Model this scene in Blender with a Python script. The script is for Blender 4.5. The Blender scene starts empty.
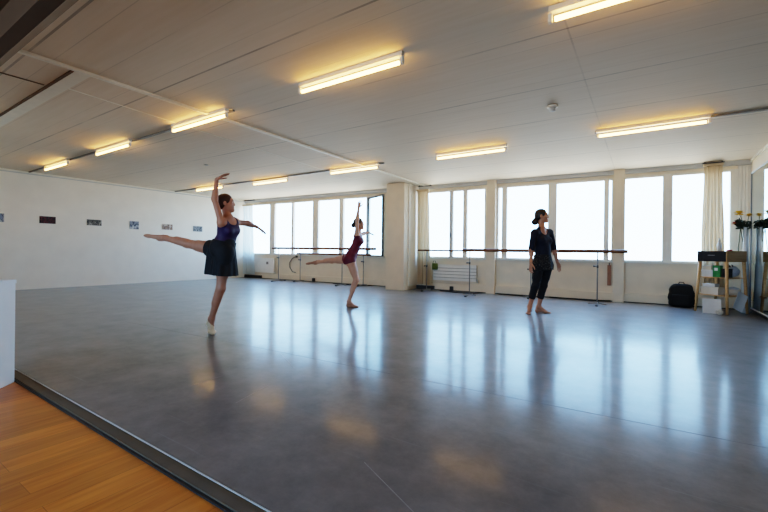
import bpy, bmesh, math, random
import numpy as np
from mathutils import Vector, Matrix

random.seed(4)
SC = bpy.context.scene
COL = SC.collection
PI = math.pi

# ----------------------------------------------------------------------------
# camera model (pixels are 768 x 512): eye 1 m over the floor, slight roll
# ----------------------------------------------------------------------------
FPX = 392.0
ROLL = math.radians(0.69)
YAW = math.radians(33.5)
PX, PY = 384.0, 251.0
WA = math.radians(2.7)          # the window wall is 2.7 degrees off the x axis
WD = 9.6                        # its distance from the camera
CEIL = 2.75


def uv(x, y):
    dx, dy = x - PX, y - PY
    c, s = math.cos(ROLL), math.sin(ROLL)
    return (dx * c + dy * s) / FPX, (-dx * s + dy * c) / FPX


def W(s, D, z=0.0):
    """window-wall coordinates (along the wall, distance, height) -> world"""
    c, n = math.cos(WA), math.sin(WA)
    return Vector((s * c - D * n, s * n + D * c, z))


cam_d = bpy.data.cameras.new('camera')
cam_d.sensor_fit = 'HORIZONTAL'
cam_d.sensor_width = 36.0
cam_d.lens = FPX / 768.0 * 36.0
cam_d.shift_y = -5.0 / 768.0
cam_d.clip_start = 0.02
cam_d.clip_end = 500
cam = bpy.data.objects.new('camera', cam_d)
COL.objects.link(cam)
cam.matrix_world = (Matrix.Translation((0, 0, 1.0)) @ Matrix.Rotation(YAW, 4, 'Z')
                    @ Matrix.Rotation(PI / 2, 4, 'X') @ Matrix.Rotation(ROLL, 4, 'Z'))
SC.camera = cam

# ----------------------------------------------------------------------------
# materials
# ----------------------------------------------------------------------------


def newmat(name):
    m = bpy.data.materials.new(name)
    m.use_nodes = True
    nt = m.node_tree
    b = nt.nodes['Principled BSDF']
    return m, nt, b


def N(nt, t, **kw):
    n = nt.nodes.new(t)
    for k, v in kw.items():
        setattr(n, k, v)
    return n


def lin(c):
    """sRGB 0-255 -> linear"""
    r = []
    for v in c:
        v = v / 255.0
        r.append(v / 12.92 if v <= 0.04045 else ((v + 0.055) / 1.055) ** 2.4)
    return (r[0], r[1], r[2], 1.0)


def mat(name, col, rough=0.6, noise=0.08, scale=12.0, metal=0.0, bump=0.0, spec=0.5, coat=0.0):
    """a plain surface with a little procedural variation of its colour"""
    m, nt, b = newmat(name)
    tc = N(nt, 'ShaderNodeTexCoord')
    nz = N(nt, 'ShaderNodeTexNoise')
    nz.inputs['Scale'].default_value = scale
    nz.inputs['Detail'].default_value = 4
    nt.links.new(tc.outputs['Object'], nz.inputs['Vector'])
    rp = N(nt, 'ShaderNodeValToRGB')
    c = lin(col)
    a = [max(0, v * (1 - noise)) for v in c[:3]] + [1]
    z = [min(1, v * (1 + noise)) for v in c[:3]] + [1]
    rp.color_ramp.elements[0].position = 0.3
    rp.color_ramp.elements[1].position = 0.7
    rp.color_ramp.elements[0].color = a
    rp.color_ramp.elements[1].color = z
    nt.links.new(nz.outputs['Fac'], rp.inputs['Fac'])
    nt.links.new(rp.outputs['Color'], b.inputs['Base Color'])
    b.inputs['Roughness'].default_value = rough
    b.inputs['Metallic'].default_value = metal
    b.inputs['Specular IOR Level'].default_value = spec
    if coat:
        b.inputs['Coat Weight'].default_value = coat
    if bump:
        bp = N(nt, 'ShaderNodeBump')
        bp.inputs['Strength'].default_value = bump
        bp.inputs['Distance'].default_value = 0.01
        nt.links.new(nz.outputs['Fac'], bp.inputs['Height'])
        nt.links.new(bp.outputs['Normal'], b.inputs['Normal'])
    return m


def mat_ceiling():
    m, nt, b = newmat('painted ceiling boards')
    tc = N(nt, 'ShaderNodeTexCoord')
    sp = N(nt, 'ShaderNodeSeparateXYZ')
    nt.links.new(tc.outputs['Object'], sp.inputs[0])
    # wobble so that the joints come and go
    nz = N(nt, 'ShaderNodeTexNoise')
    nz.inputs['Scale'].default_value = 1.3
    nz.inputs['Detail'].default_value = 5
    nt.links.new(tc.outputs['Object'], nz.inputs['Vector'])
    # joints every 0.56 m across y
    def lines(axis, period, width, off):
        a = N(nt, 'ShaderNodeMath', operation='ADD'); a.inputs[1].default_value = off
        nt.links.new(sp.outputs[axis], a.inputs[0])
        d = N(nt, 'ShaderNodeMath', operation='DIVIDE'); d.inputs[1].default_value = period
        nt.links.new(a.outputs[0], d.inputs[0])
        f = N(nt, 'ShaderNodeMath', operation='FRACT'); nt.links.new(d.outputs[0], f.inputs[0])
        s = N(nt, 'ShaderNodeMath', operation='SUBTRACT'); s.inputs[1].default_value = 0.5
        nt.links.new(f.outputs[0], s.inputs[0])
        ab = N(nt, 'ShaderNodeMath', operation='ABSOLUTE'); nt.links.new(s.outputs[0], ab.inputs[0])
        lt = N(nt, 'ShaderNodeMath', operation='LESS_THAN'); lt.inputs[1].default_value = width / period / 2
        nt.links.new(ab.outputs[0], lt.inputs[0])
        return lt
    l1 = lines('Y', 1.08, 0.02, 0.46)
    l2 = lines('Y', 0.36, 0.008, 0.28)
    l3 = lines('X', 4.2, 0.014, 2.61)
    gate = N(nt, 'ShaderNodeMath', operation='MULTIPLY_ADD')
    nt.links.new(nz.outputs['Fac'], gate.inputs[0]); gate.inputs[1].default_value = 3.2; gate.inputs[2].default_value = -0.95
    gate.use_clamp = True
    def mul(a, k):
        x = N(nt, 'ShaderNodeMath', operation='MULTIPLY'); nt.links.new(a.outputs[0], x.inputs[0])
        if isinstance(k, float): x.inputs[1].default_value = k
        else: nt.links.new(k.outputs[0], x.inputs[1])
        return x
    g1 = mul(mul(l1, gate), 0.55); g2 = mul(mul(l2, gate), 0.25); g3 = mul(mul(l3, gate), 0.25)
    s1 = N(nt, 'ShaderNodeMath', operation='ADD'); nt.links.new(g1.outputs[0], s1.inputs[0]); nt.links.new(g2.outputs[0], s1.inputs[1])
    s2 = N(nt, 'ShaderNodeMath', operation='ADD'); nt.links.new(s1.outputs[0], s2.inputs[0]); nt.links.new(g3.outputs[0], s2.inputs[1]); s2.use_clamp = True
    # streaky grain along x
    mp = N(nt, 'ShaderNodeMapping'); mp.inputs['Scale'].default_value = (0.5, 7.0, 1)
    nt.links.new(tc.outputs['Object'], mp.inputs[0])
    n2 = N(nt, 'ShaderNodeTexNoise'); n2.inputs['Scale'].default_value = 3.0; n2.inputs['Detail'].default_value = 6
    nt.links.new(mp.outputs[0], n2.inputs['Vector'])
    rp = N(nt, 'ShaderNodeValToRGB')
    rp.color_ramp.elements[0].position = 0.3; rp.color_ramp.elements[1].position = 0.7
    rp.color_ramp.elements[0].color = lin((214, 200, 180)); rp.color_ramp.elements[1].color = lin((219, 206, 188))
    nt.links.new(n2.outputs['Fac'], rp.inputs['Fac'])
    mx = N(nt, 'ShaderNodeMixRGB'); mx.inputs[2].default_value = lin((95, 88, 80))
    nt.links.new(rp.outputs['Color'], mx.inputs[1]); nt.links.new(s2.outputs[0], mx.inputs[0])
    nt.links.new(mx.outputs[0], b.inputs['Base Color'])
    b.inputs['Roughness'].default_value = 0.7
    return m


def mat_vinyl():
    m, nt, b = newmat('grey dance vinyl')
    tc = N(nt, 'ShaderNodeTexCoord')
    n1 = N(nt, 'ShaderNodeTexNoise'); n1.inputs['Scale'].default_value = 2.6; n1.inputs['Detail'].default_value = 8
    n1.inputs['Roughness'].default_value = 0.75
    nt.links.new(tc.outputs['Object'], n1.inputs['Vector'])
    rp = N(nt, 'ShaderNodeValToRGB')
    rp.color_ramp.elements[0].position = 0.3; rp.color_ramp.elements[1].position = 0.72
    rp.color_ramp.elements[0].color = lin((110, 103, 98)); rp.color_ramp.elements[1].color = lin((141, 134, 129))
    nt.links.new(n1.outputs['Fac'], rp.inputs['Fac'])
    # fine scuffs in two directions
    col = rp.outputs['Color']
    sc_all = None
    for ang, sc, th in ((0.4, (0.6, 30, 1), 0.735), (-0.9, (0.8, 26, 1), 0.74), (1.4, (0.5, 34, 1), 0.74)):
        mp = N(nt, 'ShaderNodeMapping'); mp.inputs['Rotation'].default_value = (0, 0, ang); mp.inputs['Scale'].default_value = sc
        nt.links.new(tc.outputs['Object'], mp.inputs[0])
        nn = N(nt, 'ShaderNodeTexNoise'); nn.inputs['Scale'].default_value = 1.6; nn.inputs['Detail'].default_value = 3
        nt.links.new(mp.outputs[0], nn.inputs['Vector'])
        r2 = N(nt, 'ShaderNodeMapRange'); r2.inputs[1].default_value = th - 0.06; r2.inputs[2].default_value = th + 0.05
        nt.links.new(nn.outputs['Fac'], r2.inputs[0])
        if sc_all is None: sc_all = r2.outputs[0]
        else:
            ad = N(nt, 'ShaderNodeMath', operation='ADD'); ad.use_clamp = True
            nt.links.new(sc_all, ad.inputs[0]); nt.links.new(r2.outputs[0], ad.inputs[1]); sc_all = ad.outputs[0]
    k = N(nt, 'ShaderNodeMath', operation='MULTIPLY'); k.inputs[1].default_value = 0.22
    nt.links.new(sc_all, k.inputs[0])
    mx = N(nt, 'ShaderNodeMixRGB'); mx.inputs[2].default_value = lin((165, 168, 174))
    nt.links.new(k.outputs[0], mx.inputs[0]); nt.links.new(col, mx.inputs[1])
    nt.links.new(mx.outputs[0], b.inputs['Base Color'])
    # a worn gloss: a tight and a wide lobe over the matt vinyl
    n3 = N(nt, 'ShaderNodeTexNoise'); n3.inputs['Scale'].default_value = 4.0; n3.inputs['Detail'].default_value = 3
    nt.links.new(tc.outputs['Object'], n3.inputs['Vector'])
    r3 = N(nt, 'ShaderNodeMapRange'); r3.inputs[3].default_value = 0.10; r3.inputs[4].default_value = 0.16
    r3.inputs[1].default_value = 0.3; r3.inputs[2].default_value = 0.7
    nt.links.new(n3.outputs['Fac'], r3.inputs[0])
    g1 = N(nt, 'ShaderNodeBsdfGlossy'); g1.distribution = 'GGX'
    nt.links.new(r3.outputs[0], g1.inputs['Roughness'])
    g2 = N(nt, 'ShaderNodeBsdfGlossy'); g2.distribution = 'GGX'; g2.inputs['Roughness'].default_value = 0.285
    for g in (g1, g2): g.inputs['Color'].default_value = (0.86, 0.94, 1.0, 1)
    gm = N(nt, 'ShaderNodeMixShader'); gm.inputs[0].default_value = 0.45
    nt.links.new(g1.outputs[0], gm.inputs[1]); nt.links.new(g2.outputs[0], gm.inputs[2])
    df = N(nt, 'ShaderNodeBsdfDiffuse'); nt.links.new(mx.outputs[0], df.inputs['Color'])
    fr = N(nt, 'ShaderNodeFresnel'); fr.inputs['IOR'].default_value = 1.25
    ms = N(nt, 'ShaderNodeMixShader'); nt.links.new(fr.outputs[0], ms.inputs[0])
    nt.links.new(df.outputs[0], ms.inputs[1]); nt.links.new(gm.outputs[0], ms.inputs[2])
    nt.links.new(ms.outputs[0], nt.nodes['Material Output'].inputs['Surface'])
    nt.nodes.remove(b)
    return m


def mat_wood(name, cols, scale=(1.0, 1.0, 1.0), plank=None, rough=0.35, grain_rot=0.0, spec=0.5):
    """grain along the local y axis; plank=(length, width) adds staggered boards"""
    m, nt, b = newmat(name)
    tc = N(nt, 'ShaderNodeTexCoord')
    mp = N(nt, 'ShaderNodeMapping'); mp.inputs['Rotation'].default_value = (0, 0, grain_rot)
    mp.inputs['Scale'].default_value = scale
    nt.links.new(tc.outputs['Object'], mp.inputs[0])
    mg = N(nt, 'ShaderNodeMapping'); mg.inputs['Scale'].default_value = (18, 1.4, 18)
    nt.links.new(mp.outputs[0], mg.inputs[0])
    nz = N(nt, 'ShaderNodeTexNoise'); nz.inputs['Scale'].default_value = 2.0; nz.inputs['Detail'].default_value = 6
    nz.inputs['Distortion'].default_value = 0.4
    nt.links.new(mg.outputs[0], nz.inputs['Vector'])
    rp = N(nt, 'ShaderNodeValToRGB')
    rp.color_ramp.elements[0].position = 0.25; rp.color_ramp.elements[1].position = 0.75
    rp.color_ramp.elements[0].color = lin(cols[0]); rp.color_ramp.elements[1].color = lin(cols[1])
    nt.links.new(nz.outputs['Fac'], rp.inputs['Fac'])
    out = rp.outputs['Color']
    if plank:
        mr = N(nt, 'ShaderNodeMapping'); mr.inputs['Rotation'].default_value = (0, 0, PI / 2)
        nt.links.new(mp.outputs[0], mr.inputs[0])
        br = N(nt, 'ShaderNodeTexBrick')
        br.inputs['Brick Width'].default_value = plank[0]; br.inputs['Row Height'].default_value = plank[1]
        br.inputs['Scale'].default_value = 1.0; br.inputs['Mortar Size'].default_value = 0.0012
        br.inputs['Color1'].default_value = (0.74, 0.74, 0.74, 1); br.inputs['Color2'].default_value = (1.1, 1.1, 1.1, 1)
        br.inputs['Mortar'].default_value = (0.45, 0.4, 0.35, 1)
        nt.links.new(mr.outputs[0], br.inputs['Vector'])
        mx = N(nt, 'ShaderNodeMixRGB', blend_type='MULTIPLY'); mx.inputs[0].default_value = 0.8
        nt.links.new(out, mx.inputs[1]); nt.links.new(br.outputs['Color'], mx.inputs[2])
        out = mx.outputs[0]
    nt.links.new(out, b.inputs['Base Color'])
    b.inputs['Roughness'].default_value = rough
    b.inputs['Specular IOR Level'].default_value = spec
    return m


def mat_glass():
    m, nt, b = newmat('window glass')
    nt.nodes.remove(b)
    out = nt.nodes['Material Output']
    tr = N(nt, 'ShaderNodeBsdfTransparent'); tr.inputs[0].default_value = (0.97, 0.985, 0.99, 1)
    gl = N(nt, 'ShaderNodeBsdfGlossy'); gl.inputs['Roughness'].default_value = 0.02
    fr = N(nt, 'ShaderNodeFresnel'); fr.inputs['IOR'].default_value = 1.3
    nz = N(nt, 'ShaderNodeTexNoise'); nz.inputs['Scale'].default_value = 0.8
    mx = N(nt, 'ShaderNodeMixShader')
    mu = N(nt, 'ShaderNodeMath', operation='MULTIPLY'); mu.inputs[1].default_value = 0.6
    nt.links.new(fr.outputs[0], mu.inputs[0]); nt.links.new(mu.outputs[0], mx.inputs[0])
    nt.links.new(tr.outputs[0], mx.inputs[1]); nt.links.new(gl.outputs[0], mx.inputs[2])
    nt.links.new(mx.outputs[0], out.inputs['Surface'])
    return m


def mat_emit(name, col, strength):
    m, nt, b = newmat(name)
    b.inputs['Base Color'].default_value = (0.9, 0.9, 0.88, 1)
    b.inputs['Emission Color'].default_value = col
    b.inputs['Emission Strength'].default_value = strength
    return m


def mat_curtain(name, col, trans=0.35):
    m, nt, b = newmat(name)
    tc = N(nt, 'ShaderNodeTexCoord')
    mp = N(nt, 'ShaderNodeMapping'); mp.inputs['Scale'].default_value = (60, 60, 1.5)
    nt.links.new(tc.outputs['Object'], mp.inputs[0])
    nz = N(nt, 'ShaderNodeTexNoise'); nz.inputs['Scale'].default_value = 2.0
    nt.links.new(mp.outputs[0], nz.inputs['Vector'])
    rp = N(nt, 'ShaderNodeValToRGB')
    c = lin(col)
    rp.color_ramp.elements[0].color = [v * 0.85 for v in c[:3]] + [1]
    rp.color_ramp.elements[1].color = c
    nt.links.new(nz.outputs['Fac'], rp.inputs['Fac'])
    nt.links.new(rp.outputs[0], b.inputs['Base Color'])
    b.inputs['Roughness'].default_value = 0.9
    tl = N(nt, 'ShaderNodeBsdfTranslucent')
    nt.links.new(rp.outputs[0], tl.inputs[0])
    mx = N(nt, 'ShaderNodeMixShader'); mx.inputs[0].default_value = trans
    nt.links.new(b.outputs[0], mx.inputs[1]); nt.links.new(tl.outputs[0], mx.inputs[2])
    nt.links.new(mx.outputs[0], nt.nodes['Material Output'].inputs['Surface'])
    return m


def mat_photo(name, seed, back, cols, scale=9.0, thr=0.5):
    thr -= 0.06
    """a small stage photograph: dark and light blobs of figures on a background"""
    m, nt, b = newmat(name)
    tc = N(nt, 'ShaderNodeTexCoord')
    mp = N(nt, 'ShaderNodeMapping'); mp.inputs['Location'].default_value = (seed, seed * 1.7, seed * 0.3)
    mp.inputs['Scale'].default_value = (1, 1.4, 0.7)
    nt.links.new(tc.outputs['Object'], mp.inputs[0])
    nz = N(nt, 'ShaderNodeTexNoise'); nz.inputs['Scale'].default_value = scale; nz.inputs['Detail'].default_value = 3
    nt.links.new(mp.outputs[0], nz.inputs['Vector'])
    rp = N(nt, 'ShaderNodeValToRGB')
    el = rp.color_ramp.elements
    dk = lambda c: lin([v * 0.82 for v in c])
    el[0].position = 0.0; el[0].color = dk(back)
    el[1].position = thr; el[1].color = dk(back)
    for i, c in enumerate(cols):
        e = el.new(min(0.98, thr + 0.03 + 0.08 * i)); e.color = dk(c)
    nt.links.new(nz.outputs['Fac'], rp.inputs['Fac'])
    nt.links.new(rp.outputs[0], b.inputs['Base Color'])
    b.inputs['Roughness'].default_value = 0.55
    return m


M = {}
M['wall'] = mat('white wall paint', (232, 226, 214), 0.75, 0.03, 3.0)
M['cream'] = mat('cream wall paint', (226, 212, 190), 0.65, 0.04, 4.0)
M['frame'] = mat('off white window frame', (222, 217, 207), 0.45, 0.03, 6.0)
M['trimgrey'] = mat('light grey trim', (190, 190, 188), 0.5, 0.04, 6.0)
M['ceil'] = mat_ceiling()
M['vinyl'] = mat_vinyl()
M['wood_floor'] = mat_wood('warm brown plank floor', ((186, 106, 40), (216, 138, 62)), plank=(1.1, 0.14), rough=0.38, spec=0.35)
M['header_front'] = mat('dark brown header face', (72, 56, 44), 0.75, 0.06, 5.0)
M['header_strip'] = mat('grey brown header strip', (138, 124, 108), 0.6, 0.06, 5.0)
M['threshold'] = mat('dark grey brown threshold strip', (100, 88, 74), 0.6, 0.08, 8.0, spec=0.15)
M['edge_light'] = mat('pale vinyl edge', (190, 186, 178), 0.4, 0.06, 8.0)
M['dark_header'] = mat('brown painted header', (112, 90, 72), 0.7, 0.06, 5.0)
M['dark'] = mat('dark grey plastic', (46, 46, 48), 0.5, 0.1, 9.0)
M['black'] = mat('black fabric', (20, 20, 22), 0.85, 0.2, 40.0)
M['cable'] = mat('black cable sheath', (26, 26, 28), 0.5, 0.1, 30.0)
M['glass'] = mat_glass()
M['tube'] = mat_emit('warm tube glow', (1.0, 0.52, 0.13, 1), 18.0)
M['lamp_white'] = mat('white lamp housing', (222, 218, 208), 0.4, 0.03, 9.0)
M['duct'] = mat('grey cable duct', (128, 124, 118), 0.5, 0.06, 9.0)
M['conduit'] = mat('cream ceiling conduit', (226, 220, 205), 0.5, 0.04, 9.0)
M['radiator'] = mat('white radiator enamel', (228, 226, 220), 0.35, 0.03, 9.0)
M['rail'] = mat_wood('brown barre wood', ((98, 62, 42), (134, 90, 64)), rough=0.4)
M['steel'] = mat('brushed grey steel', (150, 152, 155), 0.35, 0.06, 30.0, metal=0.85)
M['post'] = mat('dull grey post paint', (128, 126, 122), 0.45, 0.06, 30.0)
M['steel_dark'] = mat('dark grey steel', (70, 72, 76), 0.4, 0.08, 30.0, metal=0.6)
M['curtain'] = mat_curtain('cream curtain cloth', (214, 194, 164), 0.2)
M['curtain_thin'] = mat_curtain('sheer white curtain cloth', (230, 236, 236), 0.6)
M['oak'] = mat_wood('light oak', ((196, 150, 98), (216, 174, 122)), rough=0.45)
M['white_paper'] = mat('white card', (226, 224, 220), 0.8, 0.03, 12.0)
M['cream_box'] = mat('cream storage box card', (214, 204, 186), 0.75, 0.05, 12.0)
M['green'] = mat('green plastic', (44, 128, 70), 0.45, 0.15, 20.0)
M['leaf'] = mat('dark green leaf', (44, 54, 40), 0.6, 0.25, 30.0)
M['yellow'] = mat('yellow petals', (232, 190, 32), 0.7, 0.12, 50.0)
M['red'] = mat('pinkish red petals', (196, 84, 74), 0.7, 0.15, 50.0)
M['stem'] = mat('dull green stem', (70, 84, 58), 0.6, 0.15, 30.0)
M['greyfab'] = mat('grey white cloth', (200, 202, 206), 0.85, 0.1, 25.0)
M['cabinet'] = mat('white cabinet lacquer', (243, 246, 246), 0.35, 0.02, 8.0)
M['plastic_clear'] = mat('pale clear plastic', (205, 212, 216), 0.2, 0.05, 9.0)
M['brown_board'] = mat_wood('reddish brown board', ((128, 84, 58), (158, 110, 80)), rough=0.5)


def mat_mirror():
    m, nt, b = newmat('mirror silver')
    b.inputs['Metallic'].default_value = 1.0
    b.inputs['Roughness'].default_value = 0.012
    nz = N(nt, 'ShaderNodeTexNoise'); nz.inputs['Scale'].default_value = 0.7
    rp = N(nt, 'ShaderNodeValToRGB')
    rp.color_ramp.elements[0].color = (0.74, 0.83, 0.84, 1); rp.color_ramp.elements[1].color = (0.77, 0.86, 0.87, 1)
    nt.links.new(nz.outputs['Fac'], rp.inputs[0]); nt.links.new(rp.outputs[0], b.inputs['Base Color'])
    return m


M['mirror'] = mat_mirror()

# ----------------------------------------------------------------------------
# mesh helpers
# ----------------------------------------------------------------------------


def obj(name, bm, m, parent=None, loc=None, rz=0.0, smooth=False, rot=None):
    me = bpy.data.meshes.new(name)
    bmesh.ops.recalc_face_normals(bm, faces=bm.faces)
    bm.to_mesh(me)
    bm.free()
    if smooth:
        me.polygons.foreach_set('use_smooth', [True] * len(me.polygons))
    ms = m if isinstance(m, (list, tuple)) else [m]
    for x in ms:
        me.materials.append(x)
    o = bpy.data.objects.new(name, me)
    COL.objects.link(o)
    if loc is not None:
        o.location = loc
    o.rotation_euler = rot if rot is not None else (0, 0, rz)
    if parent:
        o.parent = parent
    return o


def tag(o, label=None, cat=None, group=None, kind=None):
    if label: o['label'] = label
    if cat: o['category'] = cat
    if group: o['group'] = group
    if kind: o['kind'] = kind
    return o


def thing(name, label, cat, loc=(0, 0, 0), rz=0.0, group=None):
    o = bpy.data.objects.new(name, None)
    COL.objects.link(o)
    o.location = loc
    o.rotation_euler = (0, 0, rz)
    o.empty_display_size = 0.1
    return tag(o, label, cat, group)


def struct(name, bm, m, **kw):
    o = obj(name, bm, m, **kw)
    o['kind'] = 'structure'
    return o


def B():
    return bmesh.new()


def box(bm, x0, x1, y0, y1, z0, z1, bev=0.0, mi=0):
    r = bmesh.ops.create_cube(bm, size=1.0)
    vs = r['verts']
    for v in vs:
        v.co = Vector(((x0 + x1) / 2 + v.co.x * (x1 - x0), (y0 + y1) / 2 + v.co.y * (y1 - y0), (z0 + z1) / 2 + v.co.z * (z1 - z0)))
    fs = {f for v in vs for f in v.link_faces}
    for f in fs: f.material_index = mi
    if bev:
        es = list({e for v in vs for e in v.link_edges})
        bmesh.ops.bevel(bm, geom=es, offset=bev, segments=2, affect='EDGES', profile=0.7)
    return bm


def boxm(x0, x1, y0, y1, z0, z1, bev=0.0):
    return box(B(), x0, x1, y0, y1, z0, z1, bev)


def tube(bm, pts, r, seg=12, caps=True, mi=0):
    """tube along a polyline; r is one radius or one per point"""
    pts = [Vector(p) for p in pts]
    n = len(pts)
    rs = r if isinstance(r, (list, tuple)) else [r] * n
    up = None
    rings = []
    for i, p in enumerate(pts):
        t = (pts[min(i + 1, n - 1)] - pts[max(i - 1, 0)]).normalized()
        if up is None:
            a = Vector((0, 0, 1)) if abs(t.z) < 0.9 else Vector((1, 0, 0))
            up = (a - t * a.dot(t)).normalized()
        else:
            up = (up - t * up.dot(t)).normalized()
        s = t.cross(up)
        ring = [bm.verts.new(p + (up * math.cos(2 * PI * k / seg) + s * math.sin(2 * PI * k / seg)) * rs[i]) for k in range(seg)]
        rings.append(ring)
    for a, b in zip(rings, rings[1:]):
        for k in range(seg):
            f = bm.faces.new((a[k], a[(k + 1) % seg], b[(k + 1) % seg], b[k])); f.material_index = mi
    if caps:
        bm.faces.new(rings[0][::-1]); bm.faces.new(rings[-1])
    return bm


def lathe(bm, prof, cx=0, cy=0, seg=24, mi=0, cap=True):
    rings = []
    for r, z in prof:
        rings.append([bm.verts.new((cx + r * math.cos(2 * PI * k / seg), cy + r * math.sin(2 * PI * k / seg), z)) for k in range(seg)])
    for a, b in zip(rings, rings[1:]):
        for k in range(seg):
            f = bm.faces.new((a[k], a[(k + 1) % seg], b[(k + 1) % seg], b[k])); f.material_index = mi
    if cap:
        bm.faces.new(rings[0][::-1]); bm.faces.new(rings[-1])
    return bm


def bar(bm, a, b, w, d, bev=0.0):
    """square bar from a to b"""
    a, b = Vector(a), Vector(b)
    t = (b - a); L = t.length; t.normalize()
    x = Vector((1, 0, 0)); x = (x - t * x.dot(t)).normalized(); y = t.cross(x)
    vs = []
    for z in (0, L):
        vs.append([bm.verts.new(a + t * z + x * sx * w / 2 + y * sy * d / 2) for sx, sy in ((-1, -1), (1, -1), (1, 1), (-1, 1))])
    for k in range(4):
        bm.faces.new((vs[0][k], vs[0][(k + 1) % 4], vs[1][(k + 1) % 4], vs[1][k]))
    bm.faces.new(vs[0][::-1]); bm.faces.new(vs[1])
    return bm


def copy_tree(o, parent=None):
    c = o.copy()
    COL.objects.link(c)
    if parent: c.parent = parent
    for ch in list(o.children):
        copy_tree(ch, c)
    return c

# ----------------------------------------------------------------------------
# the room
# ----------------------------------------------------------------------------
XL, XR = -12.0, 1.63            # picture wall and mirror wall
YE = 1.02                       # edge of the dance vinyl
ZB = 2.55                       # underside of the header over the opening
ZW = -0.02                      # wooden floor, a little lower than the vinyl


def poly(bm, pts, z0, z1):
    """prism over a polygon"""
    a = [bm.verts.new((p[0], p[1], z0)) for p in pts]; b = [bm.verts.new((p[0], p[1], z1)) for p in pts]
    n = len(pts)
    bm.faces.new(a[::-1]); bm.faces.new(b)
    for i in range(n):
        bm.faces.new((a[i], a[(i + 1) % n], b[(i + 1) % n], b[i]))
    return bm


SL, SR = -11.53, 2.09           # ends of the window wall, along it
cl, cr = W(-12.2, WD + 0.02), W(2.5, WD + 0.02)
struct('floor', poly(B(), [(XL, YE), (XR, YE), (XR, cr.y), (XL, W(SL, WD).y + 0.1)], -0.12, 0.0), M['vinyl'])
struct('wooden_floor', boxm(-6.3, XR, -4.2, 0.95, -0.12, ZW), M['wood_floor'])
struct('trim_1', poly(B(), [(-6.3, 0.948), (XR, 0.948), (XR, 1.012), (-6.3, 1.012)], -0.1, -0.004), M['threshold'])
struct('trim_2', boxm(-6.3, XR, 1.012, 1.016, -0.1, 0.001), M['edge_light'])
struct('threshold_shadow', boxm(-6.3, XR, 0.934, 0.950, -0.1, -0.012), M['dark'])  # dark strip drawn in as the shadow line before the threshold
M['scratch'] = mat('pale floor scratch', (138, 134, 130), 0.5, 0.2, 20.0)
M['seam'] = mat('dark vinyl seam', (96, 92, 90), 0.4, 0.1, 20.0)


def floor_line(name, a, b, wd, m):
    a, b = Vector((a[0], a[1], 0)), Vector((b[0], b[1], 0)); t = (b - a).normalized(); nn = Vector((-t.y, t.x, 0)) * wd / 2
    struct(name, poly(B(), [a + nn, a - nn, b - nn, b + nn], 0.0002, 0.0012), m)


floor_line('trim_22', (-1.09, 1.50), (-0.70, 1.31), 0.0035, M['scratch'])
floor_line('trim_23', (-6.0, 2.50), (1.5, 2.85), 0.003, M['seam'])
floor_line('trim_24', (-2.76, 1.88), (-2.74, 1.60), 0.004, M['scratch'])
floor_line('trim_24', (-2.30, 1.95), (-2.20, 1.60), 0.004, M['scratch'])
floor_line('trim_24', (-2.9, 2.6), (-2.45, 2.35), 0.004, M['scratch'])
struct('ceiling', poly(B(), [(XL - 0.1, 0.98), (XR + 0.1, 0.98), (XR + 0.1, cr.y + 0.1), (XL - 0.1, W(-12, WD).y + 0.2)], CEIL, CEIL + 0.12), M['ceil'])
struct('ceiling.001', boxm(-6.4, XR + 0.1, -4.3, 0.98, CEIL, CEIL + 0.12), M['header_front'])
struct('wall_left', boxm(XL - 0.12, XL, 0.9, W(SL, WD).y + 0.3, -0.1, CEIL + 0.05), M['wall'])
struct('wall_right', boxm(XR, XR + 0.12, -4.3, cr.y + 0.2, -0.12, CEIL + 0.05), M['cream'])
# header of the wide opening the camera looks through, with the wall beside it
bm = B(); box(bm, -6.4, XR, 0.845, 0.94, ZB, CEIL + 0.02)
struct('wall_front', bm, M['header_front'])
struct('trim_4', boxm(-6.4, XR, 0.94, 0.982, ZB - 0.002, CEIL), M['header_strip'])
struct('wall_front.001', boxm(XL, -6.3, 0.845, 0.982, -0.1, CEIL + 0.02), M['wall'])
# the entrance side behind the camera: side wall and a rear wall, its broad window opening added to let daylight in
struct('wall_entrance', boxm(-6.42, -6.3, -4.3, 0.845, -0.12, CEIL), M['cream'])
bm = B()
box(bm, -6.3, XR, -4.32, -4.2, -0.12, 0.9); box(bm, -6.3, XR, -4.32, -4.2, 2.45, CEIL)
box(bm, -6.3, -5.4, -4.32, -4.2, 0.9, 2.45); box(bm, 0.6, XR, -4.32, -4.2, 0.9, 2.45)
struct('wall_rear', bm, M['cream'])

# window wall, built in its own coordinates (s along, D distance) and turned by WA
Z0, Z1 = 0.845, 2.60            # sill and head of the openings
T0, T1 = WD, WD + 0.30
bm = B()
box(bm, -12.3, 2.5, T0, T1, -0.12, Z0)
box(bm, -12.3, 2.5, T0, T1, Z1, CEIL + 0.05)
for a, b in ((-12.3, SL), (-5.72, -4.62), (-2.80, -2.54), (-0.10, 0.10), (1.90, 2.5)):
    box(bm, a, b, T0, T1, Z0, Z1)
struct('wall_back', bm, M['cream'], rz=WA)
# two slim pilasters, the broad column and its back half
for i, (a, b) in enumerate(((-2.745, -2.535), (-0.085, 0.115))):
    struct('pilaster', boxm(a, b, WD - 0.15, WD, 0, CEIL, 0.006), M['cream'], rz=WA)
struct('column', boxm(-5.19, -4.66, 8.80, WD, 0, CEIL, 0.012), M['cream'], rz=WA)
struct('column.001', boxm(-4.66, -4.625, 9.02, WD, 0.10, CEIL, 0.008), M['wall'], rz=WA)
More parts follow.
